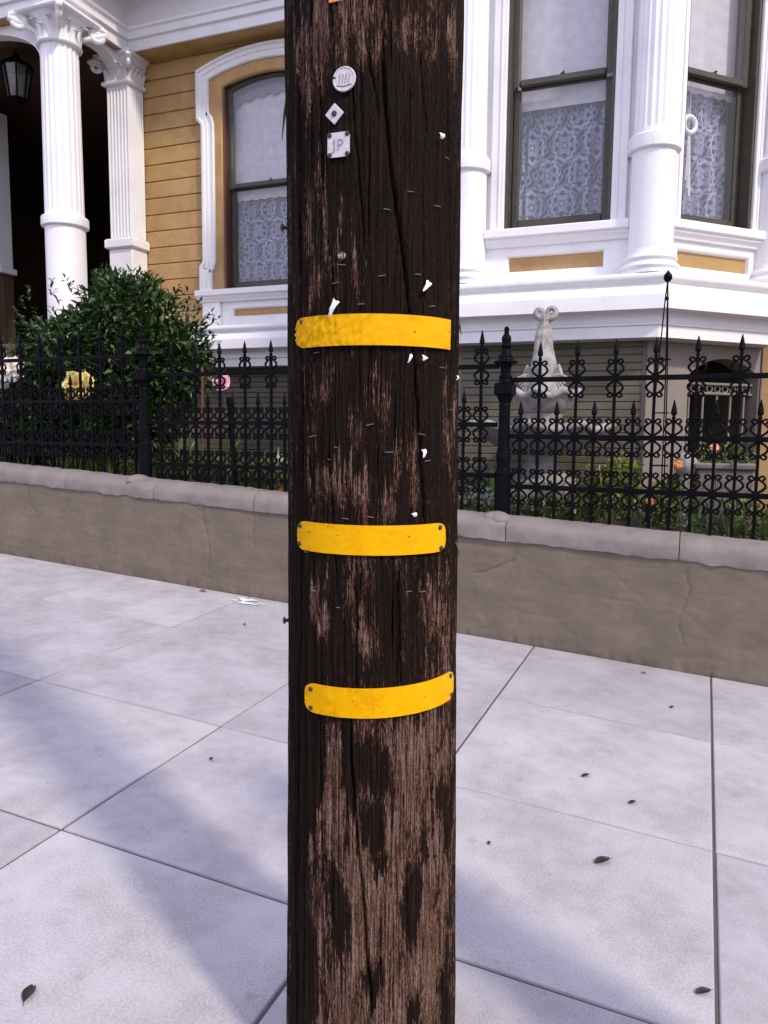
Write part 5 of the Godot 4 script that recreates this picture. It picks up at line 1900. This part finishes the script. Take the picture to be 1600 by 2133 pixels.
func utility_pole() -> void:
	var pole := thing("utility_pole", "weathered dark brown wooden utility pole standing in the middle foreground", "pole")
	var b := MB.new()
	b.use_uv = true
	var degs := PackedFloat32Array()
	var a := -180.0
	while a < 180.0:
		degs.append(a)
		a += 0.36 if (a > -75.0 and a < 120.0) else 3.0
	degs.append(180.0)
	var ys := PackedFloat32Array()
	var y := -0.15
	while y < 2.15:
		ys.append(y)
		y += 0.0085
	for k in 12:
		ys.append(2.2 + k * 0.6)
	var checks := CRACKS.duplicate()
	for k in 70:                                   # hairline checks along the grain
		var top := rng.randf_range(0.2, 2.0)
		var at := rng.randf_range(-60.0, 105.0)
		checks.append([[[at, top], [at + rng.randf_range(-1.5, 1.5), top - rng.randf_range(0.08, 0.35)]], rng.randf_range(1.2, 2.6), 0.45])
	var n1 := noise(701, 0.9, 3)
	var n2 := noise(702, 7.0, 3)
	var n3 := noise(703, 30.0, 2)
	var rows := []
	var uvs := []
	for yy in ys:
		# where each check crosses this height
		var cuts := []
		for c in checks:
			var pts: Array = c[0]
			if yy > pts[0][1] + 0.03 or yy < pts[-1][1] - 0.03:
				continue
			for k in pts.size() - 1:
				if (yy <= pts[k][1] and yy >= pts[k + 1][1]) or (k == 0 and yy > pts[0][1]) or (k == pts.size() - 2 and yy < pts[-1][1]):
					var s := clampf((yy - pts[k + 1][1]) / (pts[k][1] - pts[k + 1][1]), 0.0, 1.0)
					var fade := minf(1.0, minf((pts[0][1] - yy) / 0.1 + 0.3, (yy - pts[-1][1]) / 0.1 + 0.3))
					cuts.append([lerpf(pts[k + 1][0], pts[k][0], s) + n2.get_noise_2d(yy * 3.0, c[1] * 7.0) * 0.9, c[1] * 0.001 * clampf(fade, 0.0, 1.0) * 1.7, c[2]])
					break
		var row := PackedVector3Array()
		var ur := PackedVector2Array()
		for d in degs:
			var t := deg_to_rad(d)
			# long swells, and ridges that follow the grain
			var o := n1.get_noise_3d(sin(t) * 0.8, yy * 0.7, cos(t) * 0.8) * 0.004
			o += n2.get_noise_3d(sin(t) * 1.3, yy * 0.10, cos(t) * 1.3) * 0.0035
			o += n3.get_noise_3d(sin(t) * 1.6, yy * 0.12, cos(t) * 1.6) * 0.0022
			for c in cuts:
				var e: float = absf(d - c[0]) / c[2]
				if e < 3.0:
					o -= c[1] * exp(-e * e)
			row.append(pole_at(d, yy, o))
			ur.append(Vector2((d + 180.0) / 360.0, 1.0 - yy / 2.1))
		rows.append(row)
		uvs.append(ur)
	b.grid(rows, uvs)
	done(pole, "trunk", b, M.wood)
	# staples left from old notices
	for s in STAPLES:
		b = MB.new()
		var w := rng.randf_range(0.0045, 0.0065)
		b.tube([Vector3(-w, 0, -0.006), Vector3(-w, 0, 0.0018), Vector3(w, 0, 0.0022), Vector3(w, 0, -0.006)], [0.0007], 4)
		var o := done(pole, "staple", b, M.steel)
		o.transform = pole_frame(s[0], s[1]) * Transform3D(Basis(Vector3(0, 0, 1), rng.randf_range(-0.25, 0.25)), Vector3.ZERO)
	# old spikes on the left flank
	for s in [[-56.0, 1.5525, 0.010], [-58.0, 0.883, 0.008]]:
		b = MB.new()
		b.tube([Vector3(0, 0, -0.03), Vector3(0, 0, s[2])], [0.0032], 8)
		b.xf = Transform3D(Basis(Vector3(1, 0, 0), PI * 0.5), Vector3(0, 0, s[2]))
		b.lathe([[0.0, -0.0025], [0.0065, -0.002], [0.007, 0.0], [0.004, 0.002], [0.0, 0.0025]], 10, Vector3.ZERO)
		var o := done(pole, "nail", b, M.rust)
		o.transform = pole_frame(s[0], s[1])
	# lifted splinters
	for s in [[-62.0, 1.742, 0.045], [98.0, 1.40, 0.02], [101.0, 1.02, 0.018]]:
		b = MB.new()
		b.tube([Vector3(0, s[2] * 0.6, -0.002), Vector3(0, 0, 0.003), Vector3(0, -s[2], 0.008)], [0.003, 0.0025, 0.0006], 5)
		var o := done(pole, "splinter", b, M.dark_wood)
		o.transform = pole_frame(s[0], s[1])


func band(label: String, d0: float, d1: float, y: float, h: float, round_l: bool, round_r: bool, nails: Array, tilt: float, crumple: float) -> void:
	var o := thing("reflective_band", label, "band", pole_at((d0 + d1) * 0.5, y), "yellow bands nailed round the pole")
	var inv := o.position
	var n := 90
	var m := 10
	var nz := noise(int(y * 1000.0), 40.0, 2)
	var front := []
	var back := []
	for j in m + 1:
		var rf := PackedVector3Array()
		var rb := PackedVector3Array()
		for i in n + 1:
			var s := i / float(n)
			var d := lerpf(d0, d1, s)
			var k := 1.0
			var e := 0.075
			if round_l and s < e:
				k = 0.42 + 0.58 * sqrt(maxf(0.0, 1.0 - pow((e - s) / e, 2.0)))
			if round_r and s > 1.0 - e:
				k = 0.42 + 0.58 * sqrt(maxf(0.0, 1.0 - pow((s - 1.0 + e) / e, 2.0)))
			var yy := y + (j / float(m) - 0.5) * h * k + tilt * (s - 0.5)
			var lift := 0.006 + crumple * (maxf(0.0, 0.16 - absf(nz.get_noise_2d(s * 0.9, j * 0.022 + s * 0.5))) * 3.0 + maxf(0.0, nz.get_noise_2d(s * 2.2, j * 0.035))) * smoothstep(0.75, 0.1, s) + 0.0006 * nz.get_noise_2d(s * 0.3, j * 0.01)
			rf.append(pole_at(d, yy, lift) - inv)
			rb.append(pole_at(d, yy, 0.0035) - inv)
		front.append(rf)
		back.append(rb)
	var b := MB.new()
	b.grid(front)
	b.grid([back[0], front[0]])
	b.grid([front[m], back[m]])
	for e in [0, n]:
		var ra := PackedVector3Array()
		var rb := PackedVector3Array()
		for j in m + 1:
			ra.append(front[j][e])
			rb.append(back[j][e])
		b.grid([ra, rb] if e == 0 else [rb, ra])
	done(o, "strip", b, M.yellow)
	for q in [0.02, 0.98, 0.11, 0.31, 0.72]:        # empty nail holes and pricks
		b = MB.new()
		b.lathe([[0.0, -0.0006], [rng.randf_range(0.0009, 0.0016), 0.0], [0.0, 0.0006]], 8)
		var h0 := done(o, "nail_hole", b, M.rust)
		var fh := pole_frame(lerpf(d0, d1, q), y + tilt * (q - 0.5) + rng.randf_range(-0.008, 0.008), 0.0064)
		h0.transform = Transform3D(fh.basis * Basis(Vector3(1, 0, 0), PI * 0.5), fh.origin - inv)
	for q in nails:
		b = MB.new()
		b.lathe([[0.0, -0.004], [0.0036, -0.003], [0.0042, 0.0], [0.0034, 0.0016], [0.0, 0.0024]], 10)
		var k := done(o, "nail", b, M.rust)
		var fr := pole_frame(q[0], q[1], 0.007)
		k.transform = Transform3D(fr.basis * Basis(Vector3(1, 0, 0), PI * 0.5), fr.origin - inv)


func letters(parent: Node3D, text: String, size: float, depth: float, m: Material, at: Vector3) -> void:
	var tm := TextMesh.new()
	var f := SystemFont.new()
	f.font_names = PackedStringArray(["Droid Sans"])
	tm.font = f
	tm.text = text
	tm.font_size = 48
	tm.pixel_size = size / 48.0
	tm.depth = depth
	put(parent, "lettering", tm, m, at)


func pole_fittings() -> void:
	band("uppermost yellow band, crumpled at its left end, with a torn paper scrap above", -31.6, 78.5, 1.3725, 0.0475, true, false, [[-25.6, 1.3885]], 0.002, 0.006)
	band("middle yellow band, smooth and level, with two nails at each end", -31.9, 75.3, 1.0445, 0.0475, true, true, [[-28.6, 1.061], [-29.0, 1.031], [69.0, 1.0605], [70.0, 1.026]], -0.001, 0.0004)
	band("lowest yellow band, rising slightly to the right, with a shallow dent", -23.1, 88.0, 0.780, 0.049, true, true, [[-17.7, 0.791], [-17.6, 0.759], [82.0, 0.8015], [83.5, 0.767]], 0.009, 0.0012)
	# tags
	var t := thing("round_tag", "round grey metal tag, the topmost of the three tags on the pole", "tag")
	t.transform = pole_frame(5.0, 1.741, 0.003)
	var b := MB.new()
	b.xf = Transform3D(Basis(Vector3(1, 0, 0), PI * 0.5), Vector3.ZERO)
	b.lathe([[0.0, -0.001], [0.0175, -0.001], [0.0185, 0.0], [0.0175, 0.0018], [0.0158, 0.0018], [0.0152, 0.001], [0.0, 0.001]], 32)
	done(t, "disc", b, M.tag)
	b = MB.new()
	for k in 4:
		b.tube([Vector3(-0.008 + k * 0.005, -0.006, 0.0012), Vector3(-0.006 + k * 0.005, 0.007, 0.0012)], [0.0008], 5)
	b.tube([Vector3(-0.012, -0.0085, 0.0012), Vector3(0.0, -0.0105, 0.0012), Vector3(0.012, -0.0085, 0.0012)], [0.0008], 5)
	done(t, "embossing", b, M.steel)
	b = MB.new()
	b.lathe([[0.0, -0.002], [0.0035, 0.0], [0.0, 0.002]], 10)
	done(t, "nail", b, M.rust, Vector3(-0.016, 0.003, 0.001))
	t = thing("diamond_tag", "pale diamond-shaped metal washer with a dark centre, between the other two tags", "tag")
	t.transform = pole_frame(-1.0, 1.693, 0.0035)
	b = MB.new()
	b.xf = Transform3D(Basis(Vector3(0, 0, 1), PI * 0.25), Vector3.ZERO)
	b.box(Vector3(-0.0112, -0.0112, -0.0012), Vector3(0.0112, 0.0112, 0.0012), 0.0008)
	done(t, "plate", b, M.tag)
	b = MB.new()
	b.lathe([[0.0, -0.001], [0.0045, -0.0005], [0.0042, 0.0012], [0.0, 0.002]], 12)
	var k := done(t, "nail", b, M.rust, Vector3(0, 0, 0.0014))
	k.rotation.x = PI * 0.5
	t = thing("square_tag", "square grey metal tag stamped JP and nailed at its corners", "tag")
	t.transform = pole_frame(1.6, 1.6475, 0.0035)
	b = MB.new()
	var c := 0.018
	var q := 0.0045
	b.prism(PackedVector2Array([Vector2(-c + q, -c), Vector2(c - q, -c), Vector2(c - q * 0.8, -c + q), Vector2(c, -c + q), Vector2(c, c - q), Vector2(c - q, c - q * 0.8), Vector2(c - q, c), Vector2(-c + q, c), Vector2(-c + q * 0.8, c - q), Vector2(-c, c - q), Vector2(-c, -c + q), Vector2(-c + q, -c + q * 0.8)]), -0.001, 0.001)
	done(t, "plate", b, M.tag)
	letters(t, "JP", 0.022, 0.0012, M.steel, Vector3(0, 0, 0.0014))
	for s in [[-1, -1], [1, -1], [1, 1], [-1, 1]]:
		b = MB.new()
		b.lathe([[0.0, -0.001], [0.0038, -0.0005], [0.0036, 0.001], [0.0, 0.002]], 10)
		k = done(t, "nail", b, M.rust, Vector3(s[0] * 0.0145, s[1] * 0.0145, 0.0012))
		k.rotation.x = PI * 0.5
	t = thing("date_nail", "small dark nail head stamped 951, above the uppermost band", "nail")
	t.transform = pole_frame(3.6, 1.484, 0.002)
	b = MB.new()
	b.lathe([[0.0, -0.002], [0.0068, -0.001], [0.0068, 0.0008], [0.0058, 0.0014], [0.0, 0.0014]], 16)
	k = done(t, "head", b, M.rust)
	k.rotation.x = PI * 0.5
	letters(t, "951", 0.0085, 0.0008, M.tag, Vector3(0, 0, 0.0018))
	t = thing("orange_tag", "orange metal tag just cut off by the top of the picture", "tag")
	t.transform = pole_frame(-0.6, 1.872, 0.003)
	b = MB.new()
	b.box(Vector3(-0.0105, -0.02, -0.001), Vector3(0.0105, 0.02, 0.001), 0.0006)
	done(t, "plate", b, M.orange)
	# torn paper
	var scraps := [[-1.0, 1.404, 0.013, 0.028, 0.5, "largest torn white paper scrap, overlapping the uppermost band"], [54.6, 1.442, 0.010, 0.018, 0.6, "torn white paper scrap high on the right above the uppermost band"], [53.5, 1.3315, 0.010, 0.008, 0.5, "folded white paper scrap just below the uppermost band, right of the long crack"],
		[44.0, 1.3295, 0.005, 0.014, 0.4, "thin white paper scrap just below the uppermost band, left of the long crack"], [54.1, 1.182, 0.008, 0.014, 0.0, "white paper scrap midway between the two upper bands"], [48.1, 1.0845, 0.009, 0.007, -0.3, "small white paper scrap just above the middle band"], [65.0, 1.672, 0.012, 0.008, 0.1, "small white label high on the right side of the pole"], [86.0, 1.306, 0.004, 0.008, 0.2, "speck of white paper at the right edge of the pole"]]
	for s in scraps:
		b = MB.new()
		var w: float = s[2]
		var h: float = s[3]
		var rows := []
		for j in 5:
			var e := j / 4.0
			var row := PackedVector3Array()
			for i in 4:
				var f := i / 3.0
				row.append(Vector3((f - 0.5) * w * (0.25 + 0.75 * e) + rng.randf_range(-0.1, 0.1) * w, (e - 0.5) * h + rng.randf_range(-0.08, 0.08) * h, 0.008 + sin(e * 3.0) * 0.003 + f * 0.002))
			rows.append(row)
		b.grid(rows)
		var o := one("paper_scrap", b, M.paper, s[5], "paper scrap", "torn paper scraps on the pole")
		var fr := pole_frame(s[0], s[1], 0.0)
		o.transform = fr * Transform3D(Basis(Vector3(0, 0, 1), -s[4]), Vector3.ZERO)


# ------------------------------------------------------------------ small things on the pavement, and the post beside the camera
func litter() -> void:
	var spots := [[-1.205, -1.095, 0.034, 0.4, "dark curled leaf on the pavement in the bottom left corner"], [-0.175, -2.145, 0.040, 2.4, "largest dark curled leaf on the pavement right of the pole"], [-0.287, -2.672, 0.026, 2.5, "dark leaf on the pavement, farthest of the leaves right of the pole"], [-0.122, -2.547, 0.024, 2.6, "small dark leaf between the joint and two other leaves at right"], [0.083, -1.719, 0.028, 2.2, "dark leaf beside the right-hand joint near the bottom corner"], [-0.49, -2.09, 0.012, 0.3, "tiny dark leaf scrap just right of the pole"], [-2.942, -4.20, 0.045, 1.2, "orange-brown dead leaf at the foot of the wall left of the pole"], [-0.022, -3.552, 0.022, 2.8, "small dark leaf on the far slab at right"], [-0.168, -3.994, 0.02, 1.0, "small dark leaf near the wall at right"], [-2.29, -3.667, 0.02, 0.2, "small dark leaf on the slab left of the pole"], [-1.493, -2.166, 0.016, 0.6, "small dark speck of leaf left of the pole"]]
	for s in spots:
		var b := MB.new()
		b.use_col = true
		var c := Color(0.30, 0.12, 0.035) if s[2] > 0.042 else Color(0.020, 0.013, 0.009)
		var l: float = s[2] * 1.35
		var rows := []
		for j in 7:
			var e := j / 6.0
			var w := l * 0.26 * sin(PI * minf(e * 0.9 + 0.06, 1.0)) + 0.0006
			var row := PackedVector3Array()
			for i in 5:
				var f := i / 2.0 - 1.0
				row.append(Vector3(f * w, 0.003 + absf(f) * absf(f) * l * 0.10 + sin(e * PI) * l * 0.05, (e - 0.5) * l))
			rows.append(row)
		rows.reverse()
		b.grid(rows)
		b.tube([Vector3(0, 0.004, l * 0.48), Vector3(0.003, 0.003, l * 0.75)], [0.0009, 0.0005], 5)
		for i in b.col.size():
			b.col[i] = c
		var o := one("fallen_leaf", b, M.dry_leaf, s[4], "leaf", "leaves fallen on the pavement", Vector3(s[0], ground_y(s[0]) + 0.001, s[1]))
		o.rotation = Vector3(0, s[3], -atan(GRADE))
	# spilt white paint by the wall
	var b := MB.new()
	for e in [[0.0, 0.0, 0.06, 0.03], [0.05, 0.075, 0.075, 0.022], [-0.05, 0.05, 0.02, 0.012], [0.14, 0.04, 0.025, 0.01]]:
		var pts := []
		for i in 26:
			var t := TAU * i / 26.0
			var r := 1.0 + 0.28 * sin(t * 3.0 + e[0] * 40.0) + 0.16 * sin(t * 7.0 + e[1] * 90.0)
			var x: float = e[0] + cos(t) * e[2] * r
			pts.append(Vector3(x, -GRADE * x + 0.004, e[1] - sin(t) * e[3] * r))
		b.face(pts)
	one("paint_spill", b, M.spill, "splash of white paint on the pavement at the foot of the wall", "paint", "", Vector3(-2.585, ground_y(-2.585), -4.16))
	# thick steel post standing just outside the picture on the right; its broad soft shadow crosses the slabs
	var at := Vector3(0.72, ground_y(0.72), -1.10)
	var lp := thing("steel_post", "thick grey steel post on the pavement just right of the picture", "post", at)
	b = MB.new()
	b.lathe([[0.17, -0.05], [0.17, 0.12], [0.14, 0.16], [0.128, 0.30], [0.118, 2.05], [0.10, 2.10], [0.0, 2.12]], 28)
	done(lp, "column", b, M.steel)
	b = MB.new()
	b.lathe([[0.119, 1.72], [0.130, 1.73], [0.130, 1.80], [0.119, 1.81]], 28)
	done(lp, "collar", b, M.rust)
